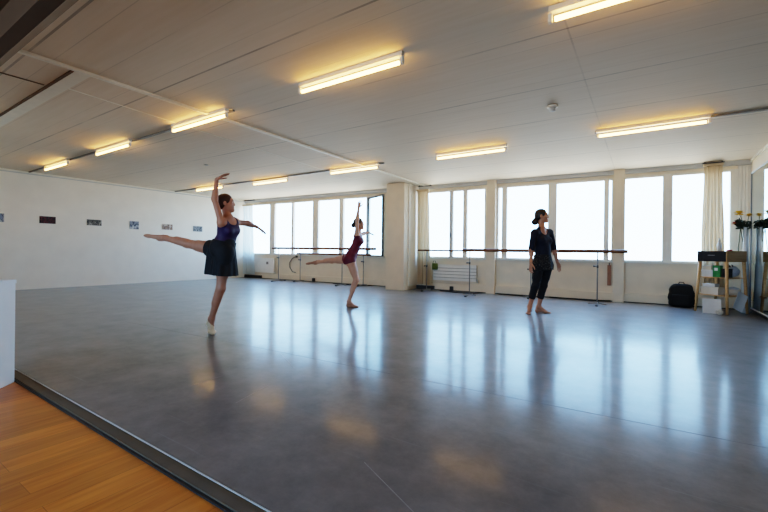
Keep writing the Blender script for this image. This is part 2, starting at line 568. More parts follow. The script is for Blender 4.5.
# low pipe casing along the foot of the wall, a dark strip under it stands in for the shadow line
n = 0
for a, b in ((-11.45, -5.19), (-4.62, -2.745), (-2.535, -0.085), (0.115, 2.06)):
    struct('baseboard_back', boxm(a, b, WD - 0.075, WD, 0.016, 0.185, 0.006), M['cream'], rz=WA)
    struct('casing_shadow', boxm(a, b, WD - 0.066, WD, 0.0, 0.018), M['dark'], rz=WA)
struct('trim_6', boxm(-4.62, -4.12, WD - 0.14, WD - 0.076, 0, 0.10), M['dark'], rz=WA)
struct('trim_7', boxm(-11.45, -10.6, WD - 0.12, WD - 0.076, 0, 0.10), M['dark'], rz=WA)
struct('baseboard_left', boxm(XL, XL + 0.015, 1.0, W(SL, WD).y, 0, 0.06), M['wall'])
struct('baseboard_right', boxm(XR - 0.015, XR, 1.05, 9.66, 0, 0.07), M['dark'])
# casing between the last window and the corner, and picture rail strips under the ceiling
bm = B(); box(bm, 1.90, 2.10, WD - 0.02, WD, 0.85, 2.66)
for k in range(4): box(bm, 1.91 + k * 0.046, 1.95 + k * 0.046, WD - 0.035, WD - 0.02, 0.86, 2.65)
struct('trim_8', bm, M['frame'], rz=WA)
struct('trim_9', boxm(-11.6, 2.1, WD - 0.06, WD, 2.665, CEIL), M['trimgrey'], rz=WA)
struct('trim_10', boxm(-11.6, -5.19, WD - 0.14, WD - 0.06, 2.70, CEIL), M['trimgrey'], rz=WA)
struct('trim_11', boxm(XL, XL + 0.045, 0.98, W(SL, WD).y, 2.71, CEIL), M['conduit'])
struct('trim_21', boxm(XL, XL + 0.03, 0.98, W(SL, WD).y, 2.69, 2.71), M['trimgrey'])
struct('trim_12', boxm(XR - 0.03, XR, 0.98, W(SR, WD).y - 0.05, 2.705, CEIL), M['conduit'])
# ceiling strips: pale conduit towards the windows, seam cover, and grey ducts that feed the lamps
struct('trim_13', poly(B(), [(-4.61, 0.99), (-4.66, 0.99), (-4.875, 9.44), (-4.825, 9.44)], CEIL - 0.025, CEIL), M['conduit'])
struct('trim_14', poly(B(), [(-5.29, 1.6), (-5.305, 1.6), (-5.96, 7.5), (-5.945, 7.5)], CEIL - 0.006, CEIL), M['conduit'])
bm = B(); box(bm, XL, -4.70, 1.505, 1.525, CEIL - 0.02, CEIL)
struct('trim_15', bm, M['dark_header'])
struct('trim_16', boxm(XL, -4.68, 1.53, 1.66, CEIL - 0.018, CEIL), M['conduit'])
struct('trim_17', boxm(-5.415, -5.40, 0.98, 1.49, CEIL - 0.008, CEIL), M['dark_header'])
struct('trim_18', boxm(XL, -4.3, 3.03, 3.06, CEIL - 0.025, CEIL), M['duct'])
struct('trim_19', boxm(XL, -4.3, 6.44, 6.475, CEIL - 0.025, CEIL), M['duct'])
struct('trim_20', boxm(-0.6, XR, 6.36, 6.395, CEIL - 0.025, CEIL), M['duct'])

# ----------------------------------------------------------------- windows
FD0, FD1 = WD - 0.01, WD + 0.07


def window(n, s0, s1, uprights, panes, dark=()):
    """frame with its uprights; every pane is its own part"""
    bm = B()
    box(bm, s0, s1, FD0, FD1, Z0, Z0 + 0.03)
    box(bm, s0, s1, FD0, FD1, 2.56, Z1)
    for a, b in uprights:
        box(bm, a, b, FD0, FD1, Z0 + 0.03, 2.56)
    w = struct('window_%d' % n, bm, M['frame'], rz=WA)
    s = obj('window_sill', boxm(s0 - 0.02, s1 + 0.02, WD - 0.05, WD + 0.06, Z0 - 0.03, Z0 + 0.004, 0.004), M['frame'], w)
    for a, b in panes:
        bm = B()
        v = [bm.verts.new(p) for p in ((a, WD + 0.035, Z0 + 0.03), (b, WD + 0.035, Z0 + 0.03), (b, WD + 0.035, 2.56), (a, WD + 0.035, 2.56))]
        bm.faces.new(v)
        obj('pane', bm, M['glass'], w)
    for a, b in dark:
        obj('sash_edge', boxm(a, b, FD0 - 0.03, FD0, Z0 + 0.02, 2.57), M['trimgrey'], w)
    return w


w1 = window(1, SL, -5.72, ((SL, SL + 0.05), (-10.32, -10.08), (-9.30, -9.21), (-8.39, -8.16), (-7.33, -7.17), (-6.34, -6.24), (-5.78, -5.72)),
            ((SL + 0.05, -10.32), (-10.08, -9.30), (-9.21, -8.39), (-8.16, -7.33), (-7.17, -6.34), (-6.24, -5.78)))
w2 = window(2, -4.62, -2.80, ((-4.62, -4.5), (-3.755, -3.66), (-3.39, -3.285), (-2.84, -2.80)),
            ((-4.5, -3.755), (-3.66, -3.39), (-3.285, -2.84)), dark=((-3.735, -3.69),))
w3 = window(3, -2.54, -0.10, ((-2.54, -2.50), (-2.415, -2.295), (-1.375, -1.195), (-0.262, -0.168), (-0.12, -0.10)),
            ((-2.50, -2.415), (-2.295, -1.375), (-1.195, -0.262), (-0.168, -0.12)))
w4 = window(4, 0.10, 1.90, ((0.10, 0.125), (0.765, 0.925), (1.795, 1.90)), ((0.125, 0.765), (0.925, 1.795)))
obj('handle', boxm(0.835, 0.86, FD0 - 0.04, FD0, 1.10, 1.24, 0.008), M['lamp_white'], w4)
obj('handle', boxm(-3.72, -3.70, FD0 - 0.07, FD0 - 0.02, 1.38, 1.50, 0.006), M['steel_dark'], w2)
# the last light of the far window stands open into the room
q0, q1 = Vector((-6.27, 9.57)), Vector((-5.47, 9.12))
sash = struct('window_5', B(), M['steel_dark'], loc=W(q0.x, q0.y), rz=WA + math.atan2(q1.y - q0.y, q1.x - q0.x))
sw = (q1 - q0).length
bm = bmesh.new()
box(bm, 0, sw, -0.02, 0.02, 0.85, 0.885); box(bm, 0, sw, -0.02, 0.02, 2.50, 2.545)
box(bm, 0, 0.035, -0.02, 0.02, 0.885, 2.50); box(bm, sw - 0.06, sw, -0.02, 0.02, 0.885, 2.50)
bm.to_mesh(sash.data); bm.free()
M['pane_tint'] = M['glass'].copy(); M['pane_tint'].name = 'tinted window glass'
for nd in M['pane_tint'].node_tree.nodes:
    if nd.type == 'BSDF_TRANSPARENT': nd.inputs[0].default_value = (0.86, 0.96, 0.96, 1)
bm = B(); v = [bm.verts.new(p) for p in ((0.035, 0, 0.885), (sw - 0.06, 0, 0.885), (sw - 0.06, 0, 2.50), (0.035, 0, 2.50))]; bm.faces.new(v)
obj('pane', bm, M['pane_tint'], sash)

# ----------------------------------------------------------------- mirror on the right wall
mr = thing('wall_mirror', 'tall wall mirror covering the right wall beside the flower vase', 'mirror', (XR, 0, 0))
bm = B(); v = [bm.verts.new(p) for p in ((-0.055, 1.3, 0.09), (-0.055, 9.30, 0.09), (-0.055, 9.30, 2.43), (-0.055, 1.3, 2.43))]; bm.faces.new(v)
obj('mirror_glass', bm, M['mirror'], mr)
bm = B()
box(bm, -0.062, 0.0, 1.3, 9.32, 2.43, 2.455); box(bm, -0.062, 0.0, 1.3, 9.32, 0.072, 0.09)
obj('mirror_frame', bm, M['trimgrey'], mr)
obj('mirror_edge', boxm(-0.062, -0.002, 9.30, 9.325, 0.075, 2.455), M['steel_dark'], mr)

# ----------------------------------------------------------------- lamps
LAMPS = [
    (0.05, 2.975, 'bare fluorescent tube lamp cut off by the top edge of the photo'),
    (-2.40, 2.94, 'long bare fluorescent tube lamp on the ceiling at upper middle, the largest complete one'),
    (-4.95, 2.965, 'fluorescent tube lamp crossing the pale ceiling conduit above the raised hand of the left dancer'),
    (-7.53, 2.99, 'middle lamp of the three in a row over the picture wall'),
    (-10.13, 3.0, 'lamp nearest the picture wall, lowest left in the photo'),
    (0.05, 6.285, 'fluorescent tube lamp on the ceiling nearest the mirror corner, above the pilaster by the table'),
    (-2.48, 6.345, 'fluorescent tube lamp on the ceiling left of the smoke detector, near the window wall'),
    (-5.02, 6.40, 'fluorescent tube lamp on the ceiling just left of the broad column, crossing the pale conduit'),
    (-7.69, 6.49, 'far fluorescent tube lamp between the raised arm and the dancer in burgundy'),
    (-10.04, 6.37, 'fluorescent tube lamp behind the raised arm of the left dancer, farthest in its row'),
]
LL = 1.24


def make_lamp(loc, label):
    t = thing('fluorescent_lamp', label, 'lamp', loc, 0, 'tube lamps on the studio ceiling')
    obj('housing', boxm(-LL / 2 - 0.01, LL / 2 + 0.01, -0.024, 0.028, -0.04, 0.0, 0.005), M['lamp_white'], t)
    obj('tube', tube(B(), [(-LL / 2 + 0.03, -0.002, -0.092), (LL / 2 - 0.03, -0.002, -0.092)], 0.0175, 14), M['tube'], t, smooth=True)
    for s in (-1, 1):
        x = s * (LL / 2)
        obj('lamp_holder', boxm(x - 0.014, x + 0.014, -0.018, 0.016, -0.112, -0.05, 0.004), M['lamp_white'], t)
    return t


first = None
for x, y, lab in LAMPS:
    if first is None:
        first = make_lamp((x, y, CEIL), lab)
    else:
        c = copy_tree(first); c.location = (x, y, CEIL); c['label'] = lab

sm = thing('smoke_detector', 'small round white smoke detector on the ceiling', 'smoke detector', (-0.92, 4.99, CEIL))
obj('base', lathe(B(), [(0.060, 0.0), (0.062, -0.016), (0.05, -0.022)], seg=24), M['lamp_white'], sm, smooth=True)
obj('sensor_head', lathe(B(), [(0.044, -0.022), (0.042, -0.030), (0.026, -0.034), (0.025, -0.046), (0.036, -0.05), (0.034, -0.058), (0.015, -0.064)], seg=24), [M['trimgrey']], sm, smooth=True)
rs = obj('ceiling_rosette', lathe(B(), [(0.04, 0.0), (0.042, -0.01), (0.02, -0.02)], seg=16), M['trimgrey'], None, (-7.6, 4.75, CEIL))
tag(rs, 'tiny round ceiling rosette between the two lamp rows', 'rosette')

# ----------------------------------------------------------------- photographs on the picture wall
PICS = [
    (2.53, 1.642, 0.20, 0.19, 'pale bluish photo print cut by the left edge of the photo', (150, 165, 190), [(60, 70, 100), (210, 214, 220)], 0.5),
    (3.402, 1.650, 0.31, 0.17, 'dark photo print with reddish figures, second from the left edge', (30, 20, 24), [(120, 44, 52), (60, 30, 34)], 0.52),
    (4.365, 1.652, 0.33, 0.15, 'grey photo print of figures, third from the left edge', (70, 70, 70), [(150, 146, 138), (30, 32, 30), (190, 186, 176)], 0.42),
    (5.33, 1.642, 0.24, 0.22, 'taller blue grey photo print with dark figures, fourth from the left edge', (156, 164, 178), [(44, 52, 72), (120, 130, 150), (220, 224, 226)], 0.5),
    (6.253, 1.645, 0.31, 0.165, 'orange brown photo print above the foot of the left dancer', (150, 104, 82), [(206, 170, 140), (90, 60, 52), (220, 196, 176)], 0.45),
    (7.22, 1.640, 0.31, 0.17, 'blue grey photo print nearest the raised arm of the left dancer', (92, 104, 120), [(190, 196, 200), (36, 44, 56), (150, 156, 164)], 0.45),
]
for i, (y, z, w, h, lab, back, cols, thr) in enumerate(PICS):
    t = thing('photo_print', lab, 'picture', (XL, y, z), 0, 'photo prints along the picture wall')
    obj('mount', boxm(0, 0.008, -w / 2 - 0.006, w / 2 + 0.006, -h / 2 - 0.006, h / 2 + 0.006), M['lamp_white'], t)
    obj('print', boxm(0.008, 0.011, -w / 2, w / 2, -h / 2, h / 2), mat_photo('stage photo %d' % i, 3.1 * i + 1.3, back, cols, 11.0, thr), t)

# ----------------------------------------------------------------- radiators
def radiator(name, s, zlo, zhi, length, label, rows):
    t = thing(name, label, 'radiator', W(s, WD - 0.02), WA, None)
    bm = B()
    n_ = rows; dz = (zhi - zlo) / n_
    for k in range(n_):
        box(bm, 0, length, -0.085, -0.035, zlo + k * dz + 0.006, zlo + (k + 1) * dz - 0.006, 0.006)
    obj('panel', bm, M['radiator'], t)
    obj('back_panel', boxm(0.01, length - 0.01, -0.055, -0.04, zlo + 0.01, zhi - 0.01), M['duct'], t)
    obj('grille', boxm(0.0, length, -0.088, -0.02, zhi, zhi + 0.012), M['radiator'], t)
    for x in (0.15, length - 0.15):
        obj('bracket', boxm(x - 0.02, x + 0.02, -0.035, 0.0, zlo + 0.05, zhi - 0.05), M['steel'], t)
    obj('valve', tube(B(), [(length + 0.03, -0.06, zlo - 0.02), (length + 0.03, -0.06, zlo + 0.07)], 0.018, 10), M['lamp_white'], t, smooth=True)
    obj('pipe', tube(B(), [(length + 0.03, -0.06, zlo + 0.05), (length - 0.01, -0.06, zlo + 0.05)], 0.01, 8), M['steel'], t, smooth=True)
    return t


radiator('radiator', -4.16, 0.255, 0.66, 1.16, 'white panel radiator with horizontal slats under the window beside the column', 5)
rl = radiator('radiator', -10.98, 0.20, 0.70, 0.98, 'plain white radiator under the far window beside the corner curtain', 1)
obj('display', boxm(0.62, 0.72, -0.09, -0.084, 0.50, 0.585), M['duct'], rl)

# ----------------------------------------------------------------- curtains
def curtain(name, s0a, s1a, s0b, s1b, D, z0, z1, n, label, m, amp=0.045, tuck=None):
    t = thing(name, label, 'curtain', W((s0a + s1a) / 2, D), WA, 'curtains at the windows')
    mid = (s0a + s1a) / 2
    bm = B(); cols, rows = n * 10, 14
    vs = []
    for j in range(rows + 1):
        f = j / rows; z = z1 + (z0 - z1) * f
        row = []
        for i in range(cols + 1):
            u = i / cols
            s = (s0a + (s0b - s0a) * f) * (1 - u) + (s1a + (s1b - s1a) * f) * u
            d = math.sin(u * n * 2 * PI + 0.5 * math.sin(f * 2 + u * 3)) * amp * (0.55 + 0.45 * f) + 0.012 * math.sin(u * n * 5.1 * PI + f)
            row.append(bm.verts.new((s - mid + 0.006 * math.sin(f * 9 + i), d, z)))
        vs.append(row)
    for j in range(rows):
        for i in range(cols):
            bm.faces.new((vs[j][i], vs[j][i + 1], vs[j + 1][i + 1], vs[j + 1][i]))
    obj('drape', bm, m, t, smooth=True)
    bm = B(); box(bm, s0a - mid - 0.01, s1a - mid + 0.01, -0.05, 0.05, z1 - 0.01, z1 + 0.035, 0.01)
    obj('heading_tape', bm, M['curtain'], t)
    return t


curtain('curtain', 1.385, 1.655, 1.355, 1.715, 9.46, 0.30, 2.675, 6, 'long cream curtain gathered at the window behind the tall side table', M['curtain'])
curtain('curtain', -4.59, -4.26, -4.58, -4.15, 9.40, 0.13, 2.60, 5, 'cream curtain gathered against the broad column beside the slatted radiator', M['curtain'])
curtain('curtain', -11.44, -10.98, -11.44, -10.80, 9.40, 0.13, 2.54, 6, 'sheer white curtain hanging in the far corner beside the picture wall', M['curtain_thin'])
for a, b, lab in ((1.36, 1.68, 'short dark curtain rail above the gathered curtain by the mirror'), (-4.59, -4.2, 'short dark curtain rail above the curtain beside the column'), (-11.45, -10.9, 'curtain rail above the sheer curtain in the far corner')):
    t = thing('curtain_rail', lab, 'curtain rail', W((a + b) / 2, 9.44), WA)
    h = (b - a) / 2
    obj('rail', boxm(-h, h, -0.012, 0.012, 2.715, 2.735), M['steel_dark'], t)
    for s in (-1, 1): obj('rail_bracket', boxm(s * h * 0.8 - 0.012, s * h * 0.8 + 0.012, -0.01, 0.01, 2.735, 2.75), M['steel_dark'], t)

# ----------------------------------------------------------------- ballet barres
def barre(label, s, D, legs, x0, x1, z, rail_r=0.024, foot=True, clampz=0.72):
    """portable barre: rail on two posts with a spread foot each"""
    t = thing('ballet_barre', label, 'ballet barre', W(s, D), WA, 'portable barres along the window wall')
    obj('rail', tube(B(), [(x0 - s, 0, z), (x1 - s, 0, z)], rail_r, 14), M['rail'], t, smooth=True)
    for a in legs:
        x = a - s
        p = obj('post', tube(B(), [(x, 0, 0.03), (x, 0, z - rail_r * 0.8)], 0.0125, 12), M['post'], t, smooth=True)
        obj('collar', lathe(B(), [(0.019, clampz), (0.019, clampz + 0.05)], x, 0, 12), M['steel_dark'], p, smooth=True)
        obj('clamp_knob', tube(B(), [(x - 0.022, 0, clampz + 0.03), (x - 0.075, 0, clampz + 0.03)], [0.009, 0.018], 8), M['dark'], p)
        ft = B()
        tube(ft, [(x, 0.26, 0.014), (x, 0, 0.034), (x, -0.26, 0.014)], 0.013, 8)
        tube(ft, [(x - 0.16, 0, 0.014), (x, 0, 0.034), (x + 0.16, 0, 0.014)], 0.011, 8)
        f_ = obj('foot', ft, M['post'], t, smooth=True)
        for yy in (0.27, -0.27):
            obj('rubber_cap', boxm(x - 0.022, x + 0.022, yy - 0.03, yy + 0.03, 0.0, 0.026, 0.006), M['dark'], f_)
    return t


barre('front barre with thick brown rail running behind the woman in navy', -1.5, 8.72, (-2.908, -0.335), -3.075, 0.165, 1.045, 0.034)
barre('thinner barre whose rail starts at the cream curtain beside the column', -2.6, 9.20, (-4.20, -1.66), -4.46, -0.85, 1.03, 0.022, clampz=0.60)
barre('far barre with higher rail behind the dancer in burgundy', -7.8, 9.02, (-9.283, -6.766), -9.56, -5.64, 1.052, 0.036)
barre('far barre with lower rail close to the wall below the far window', -7.5, 9.34, (-8.66, -6.25), -8.8, -6.0, 0.885, 0.030, clampz=0.66)

# ----------------------------------------------------------------- small things along the window wall
bd = thing('wooden_slat', 'short reddish brown wooden slat hanging beside the right pilaster', 'wooden slat', W(-0.15, WD - 0.03), WA)
obj('slat', boxm(-0.035, 0.035, -0.012, 0.012, 0.33, 0.76, 0.004), M['brown_board'], bd)
obj('hook', tube(B(), [(0, 0.03, 0.80), (0, -0.012, 0.80), (0, -0.012, 0.75)], 0.010, 8), M['steel_dark'], bd)
gb = thing('green_pouch', 'small green pouch hanging between the cream curtain and the slatted radiator', 'pouch', W(-4.10, WD - 0.165), WA)
bm = B(); box(bm, -0.045, 0.09, -0.04, 0.04, 0.53, 0.70, 0.025)
obj('bag', bm, mat('olive green cloth', (92, 104, 48), 0.8, 0.15, 20.0), gb, smooth=True)
obj('loop', tube(B(), [(-0.04, 0, 0.69), (-0.02, 0.02, 0.76), (0.02, 0.02, 0.76), (0.05, 0, 0.69)], 0.007, 6), M['dark'], gb)
for s, lab in ((-8.237, 'black floor socket box at the far casing between the feet of the far barres'), (-3.639, 'dark socket box on the casing below the slatted radiator')):
    t = thing('socket_box', lab, 'socket box', W(s, WD - 0.10), WA)
    obj('box_body', boxm(-0.045, 0.045, -0.03, 0.022, 0.0, 0.115, 0.006), M['dark'], t)
    obj('socket', lathe(B(), [(0.018, 0.115), (0.018, 0.118)], 0, -0.01, 16), M['black'], t)
hp = thing('cable_loop', 'pale looped cable hanging on the wall below the far window', 'cable', W(-9.2, WD - 0.02), WA)
obj('cable', tube(B(), [(0.16, -0.02, 0.78), (-0.02, -0.02, 0.72), (-0.13, -0.02, 0.58), (-0.12, -0.02, 0.42), (0.0, -0.02, 0.28), (0.14, -0.02, 0.26)], 0.016, 8), M['duct'], hp, smooth=True)
obj('plug', boxm(0.14, 0.2, -0.035, 0.0, 0.75, 0.81, 0.006), M['dark'], hp)


def floor_cable(label, pts, r=0.012):
    bm = tube(B(), [W(s, D, r) - W(pts[0][0], pts[0][1], 0) for s, D in pts], r, 8)
    o = obj('floor_cable', bm, M['cable'], None, W(pts[0][0], pts[0][1], 0), smooth=True)
    return tag(o, label, 'cable')


floor_cable('black cable lying along the casing left of the right pilaster', [(-1.3, 9.44), (-0.9, 9.40), (-0.55, 9.36), (-0.3, 9.40), (-0.12, 9.47)], 0.014)
floor_cable('thin dark cable on the floor below the slatted radiator', [(-3.9, 9.36), (-3.4, 9.12), (-3.0, 9.2), (-2.82, 9.42)], 0.010)
floor_cable('dark cable along the casing behind the feet of the woman', [(-2.45, 9.45), (-2.1, 9.40), (-1.75, 9.33), (-1.45, 9.42)], 0.010)
floor_cable('dark cable beside the foot of the far barre behind the dancer in burgundy', [(-7.3, 9.3), (-6.9, 9.18), (-6.4, 9.3), (-6.0, 9.44)], 0.010)

# ----------------------------------------------------------------- tall side table with its contents
TA = math.radians(-38)
tl = Vector((1.165, 8.62, 0))                    # nearest top corner (front right)
TB = thing('side_table', 'tall light oak side table with black drawer on splayed legs', 'table', (tl.x, tl.y, 0), TA)
TW, TD, TZ0, TZ1 = 0.465, 0.50, 0.885, 1.07       # local: x from -TW..0 along the front, y 0..TD backwards
bm = B()
box(bm, -TW, 0, 0.012, TD, TZ1 - 0.018, TZ1, 0.004); box(bm, -TW, 0, 0.012, TD, TZ0, TZ0 + 0.016, 0.003)
box(bm, -TW, -TW + 0.016, 0.012, TD, TZ0, TZ1); box(bm, -0.016, 0, 0.0, TD, TZ0, TZ1); box(bm, -TW, 0, TD - 0.012, TD, TZ0, TZ1)
obj('table_box', bm, M['oak'], TB)
dr = obj('drawer', boxm(-TW + 0.004, -0.018, -0.004, 0.014, TZ0 + 0.004, TZ1 - 0.004, 0.003), mat('black drawer front', (26, 27, 34), 0.35, 0.2, 20.0), TB)
obj('drawer_handle', boxm(-TW / 2 - 0.05, -TW / 2 + 0.05, -0.018, -0.004, 0.99, 1.0, 0.003), M['steel'], dr)
for (x, y, dx, dy) in ((-TW + 0.03, 0.035, -0.055, -0.03), (-0.025, 0.035, 0.035, -0.035), (-0.025, TD - 0.03, 0.04, 0.035), (-TW + 0.03, TD - 0.03, -0.05, 0.05)):
    b_ = B(); tube(b_, [(x, y, TZ0), (x + dx, y + dy, 0.0)], [0.026, 0.019], 12)
    obj('leg', b_, M['oak'], TB, smooth=True)
for zz, e in ((0.605, 0.022), (0.30, 0.045)):
    obj('shelf', boxm(-TW - e + 0.03, e - 0.02, 0.03, TD + e - 0.02, zz, zz + 0.012, 0.002), M['oak'], TB)
RT = Matrix.Rotation(TA, 3, 'Z')


def at_table(x, y, z):
    return tl + RT @ Vector((x, y, 0)) + Vector((0, 0, z))


def on_table(name, label, cat, x, y, z, rz=0.0, group=None):
    return thing(name, label, cat, at_table(x, y, z), TA + rz, group)


bt = on_table('spray_bottle', 'small clear bottle with a narrow neck standing on the side table', 'bottle', -0.20, 0.14, TZ1)
obj('bottle_body', lathe(B(), [(0.001, 0.001), (0.032, 0.002), (0.034, 0.10), (0.028, 0.135), (0.014, 0.155), (0.013, 0.175)], seg=20), M['plastic_clear'], bt, smooth=True)
obj('cap', lathe(B(), [(0.016, 0.175), (0.016, 0.21), (0.008, 0.222)], seg=14), M['white_paper'], bt, smooth=True)
rd = on_table('red_tape_roll', 'little red roll lying on the side table beside the bottle', 'tape', -0.04, 0.12, TZ1)
bm = B(); lathe(bm, [(0.028, 0.0), (0.04, 0.0), (0.04, 0.022), (0.028, 0.022), (0.028, 0.0)], seg=20, cap=False)
obj('roll', bm, mat('red tape', (190, 60, 50), 0.5, 0.1, 20.0), rd, smooth=True)


def lidded_box(label, x, y, z, w, d, h, rz, m):
    t = on_table('storage_box', label, 'box', x, y, z, rz, 'storage boxes in the side table')
    obj('box_body', boxm(-w / 2, w / 2, -d / 2, d / 2, 0, h * 0.78, 0.004), m, t)
    obj('lid', boxm(-w / 2 - 0.006, w / 2 + 0.006, -d / 2 - 0.006, d / 2 + 0.006, h * 0.72, h, 0.004), m, t)
    return t


lidded_box('white lidded storage box on the upper shelf at the left of the green box', -0.345, 0.16, 0.619, 0.17, 0.2, 0.12, 0.05, M['white_paper'])
lidded_box('flat cream carton lying on top of the white lidded storage box', -0.345, 0.16, 0.740, 0.16, 0.18, 0.075, -0.1, M['cream_box'])
lidded_box('wide cream storage box on the lower shelf of the side table', -0.29, 0.14, 0.314, 0.27, 0.19, 0.13, 0.0, M['cream_box'])
lidded_box('slim white carton lying on the wide cream storage box', -0.33, 0.15, 0.445, 0.18, 0.16, 0.05, 0.12, M['white_paper'])
g = on_table('green_carton', 'green carton with white label on the upper shelf', 'carton', -0.195, 0.10, 0.619, 0.06)
obj('carton', boxm(-0.055, 0.055, -0.04, 0.04, 0, 0.20, 0.006), M['green'], g)
obj('carton_label', boxm(-0.03, 0.02, -0.043, -0.039, 0.11, 0.16), M['white_paper'], g)
cmr = on_table('speaker', 'small black speaker between the green carton and the grey cloth bag', 'speaker', -0.075, 0.13, 0.619)
obj('cabinet_body', boxm(-0.055, 0.055, -0.05, 0.05, 0, 0.15, 0.006), M['dark'], cmr)
obj('cone', lathe(B(), [(0.038, 0), (0.03, 0.006), (0.012, 0.012)], seg=20), M['black'], cmr, loc=(0, -0.05, 0.06), rot=(PI / 2, 0, 0), smooth=True)
# grey cloth bag on the right part of the upper shelf
gb2 = on_table('cloth_bag', 'grey white cloth bag with dark handles on the upper shelf at the right', 'bag', -0.09, 0.325, 0.619)
bm = B()
r = bmesh.ops.create_icosphere(bm, subdivisions=3, radius=1.0)
for v in bm.verts:
    v.co = Vector((v.co.x * 0.075 * (1 + 0.1 * math.sin(5 * v.co.z)), v.co.y * 0.11, 0.095 + 0.095 * v.co.z * (1 - 0.15 * abs(v.co.y))))
    v.co.z = max(0.0, v.co.z + 0.006 * math.sin(40 * v.co.x + 30 * v.co.y))
obj('bag_body', bm, M['greyfab'], gb2, smooth=True)
for s in (-0.04, 0.04):
    obj('handle', tube(B(), [(-0.03, s - 0.02, 0.17), (-0.05, s, 0.215), (-0.03, s + 0.02, 0.17)], 0.006, 6), M['dark'], gb2)
bk = on_table('wire_basket', 'pale round basket with folded cloths on the lower shelf at the right', 'basket', -0.12, 0.375, 0.314)
bm = B()
lathe(bm, [(0.085, 0.0), (0.10, 0.05), (0.105, 0.10), (0.097, 0.10), (0.09, 0.05), (0.08, 0.01)], seg=24)
obj('bowl', bm, M['cream_box'], bk, smooth=True)
bm = B(); bmesh.ops.create_icosphere(bm, subdivisions=2, radius=1.0)
for v in bm.verts: v.co = Vector((v.co.x * 0.088, v.co.y * 0.088, 0.085 + v.co.z * 0.055 + 0.008 * math.sin(30 * v.co.x)))
obj('cloth', bm, M['greyfab'], bk, smooth=True)
# white sheets leaning against the legs
def sheet(label, p, w, h, lean, rz, roll, m):
    t = thing('card_sheet', label, 'card', p, rz, 'white cards leaning at the side table')
    bm = B(); n_ = 8; L1 = []
    for k in range(n_ + 1):
        u = k / n_; bow = 0.012 * math.sin(PI * u)
        L1.append([bm.verts.new(((u - 0.5) * w, bow + yy, zz)) for yy, zz in ((0, 0), (0, h), (0.005, h), (0.005, 0))])
    for a, b in zip(L1, L1[1:]):
        for q in range(4): bm.faces.new((a[q], a[(q + 1) % 4], b[(q + 1) % 4], b[q]))
    bm.faces.new(L1[0][::-1]); bm.faces.new(L1[-1])
    o = obj('sheet', bm, m, t)
    o.rotation_euler = (lean, roll, 0)
    return t


c1 = at_table(-0.16, -0.09, 0)
sheet('white card standing upright on the floor before the middle leg', Vector((c1.x, c1.y, 0.005)), 0.25, 0.25, -0.22, math.radians(2), 0.0, M['white_paper'])
c2 = at_table(0.10, 0.10, 0)
sheet('white card leaning askew against the right side of the side table', Vector((c2.x, c2.y, 0.095)), 0.19, 0.30, -0.10, math.radians(38), math.radians(28), M['white_paper'])
pb = thing('crumpled_paper', 'small crumpled paper lying on the floor at the middle leg', 'paper', tuple(at_table(-0.03, -0.12, 0.0)), 0.3)
bm = B(); bmesh.ops.create_icosphere(bm, subdivisions=3, radius=1.0)
for v in bm.verts:
    k_ = 0.8 + 0.25 * math.sin(7 * v.co.x + 5 * v.co.y) * math.cos(6 * v.co.z)
    v.co = Vector((v.co.x * 0.06 * k_, v.co.y * 0.045 * k_, 0.045 + v.co.z * 0.048 * k_))
obj('paper', bm, M['cream_box'], pb)

# ----------------------------------------------------------------- tall vase with flowers
vp = Vector((1.49, 9.20, 0))
vs_ = thing('floor_vase', 'tall slim grey glass floor vase standing by the mirror', 'vase', vp)
M['vase'] = mat('grey smoked glass', (206, 209, 209), 0.25, 0.05, 6.0, spec=0.5)
bm = B()
lathe(bm, [(0.06, 0.0), (0.064, 0.015), (0.062, 0.2), (0.054, 0.5), (0.042, 0.9), (0.034, 1.25), (0.04, 1.46), (0.046, 1.50), (0.041, 1.50), (0.035, 1.44), (0.029, 1.25), (0.024, 1.2)], seg=28)
obj('vessel', bm, M['vase'], vs_, smooth=True)


def flower(label, dx, dy, dz, r, m, group='cut flowers in the tall vase'):
    z0 = 1.44
    t = thing('cut_flower', label, 'flower', (vp.x + dx * 0.25, vp.y + dy * 0.25, z0), 0, group)
    ox, oy = dx * 0.75, dy * 0.75
    obj('stem', tube(B(), [(0, 0, -0.2), (ox * 0.3, oy * 0.3, dz * 0.5), (ox, oy, dz)], 0.005, 6), M['stem'], t, smooth=True)
    bm = B()
    rnd = random.Random(label)
    for ring, (rr, tilt, n_) in enumerate(((0.85, -0.35, 12), (1.0, 0.2, 13), (0.9, 0.65, 11), (0.65, 1.1, 9))):
        for k in range(n_):
            a = 2 * PI * k / n_ + ring * 0.3 + rnd.uniform(-0.1, 0.1)
            L_ = r * rr * rnd.uniform(0.9, 1.1)
            d_ = Vector((math.cos(a) * math.cos(tilt), math.sin(a) * math.cos(tilt), math.sin(tilt)))
            s_ = Vector((-math.sin(a), math.cos(a), 0)) * r * 0.3
            u_ = d_.cross(s_).normalized() * r * 0.08
            p0 = Vector((ox, oy, dz)); 
            q = [bm.verts.new(p0 + d_ * r * 0.1), bm.verts.new(p0 + d_ * L_ * 0.6 + s_ + u_), bm.verts.new(p0 + d_ * L_), bm.verts.new(p0 + d_ * L_ * 0.6 - s_ + u_)]
            bm.faces.new(q)
    obj('petals', bm, m, t)
    bm = B(); bmesh.ops.create_icosphere(bm, subdivisions=2, radius=r * 0.3)
    for v in bm.verts: v.co += Vector((ox, oy, dz + r * 0.12))
    obj('flower_centre', bm, M['yellow'] if m is not M['yellow'] else mat('orange flower centre', (206, 140, 30), 0.7, 0.1, 40.0), t, smooth=True)
    return t


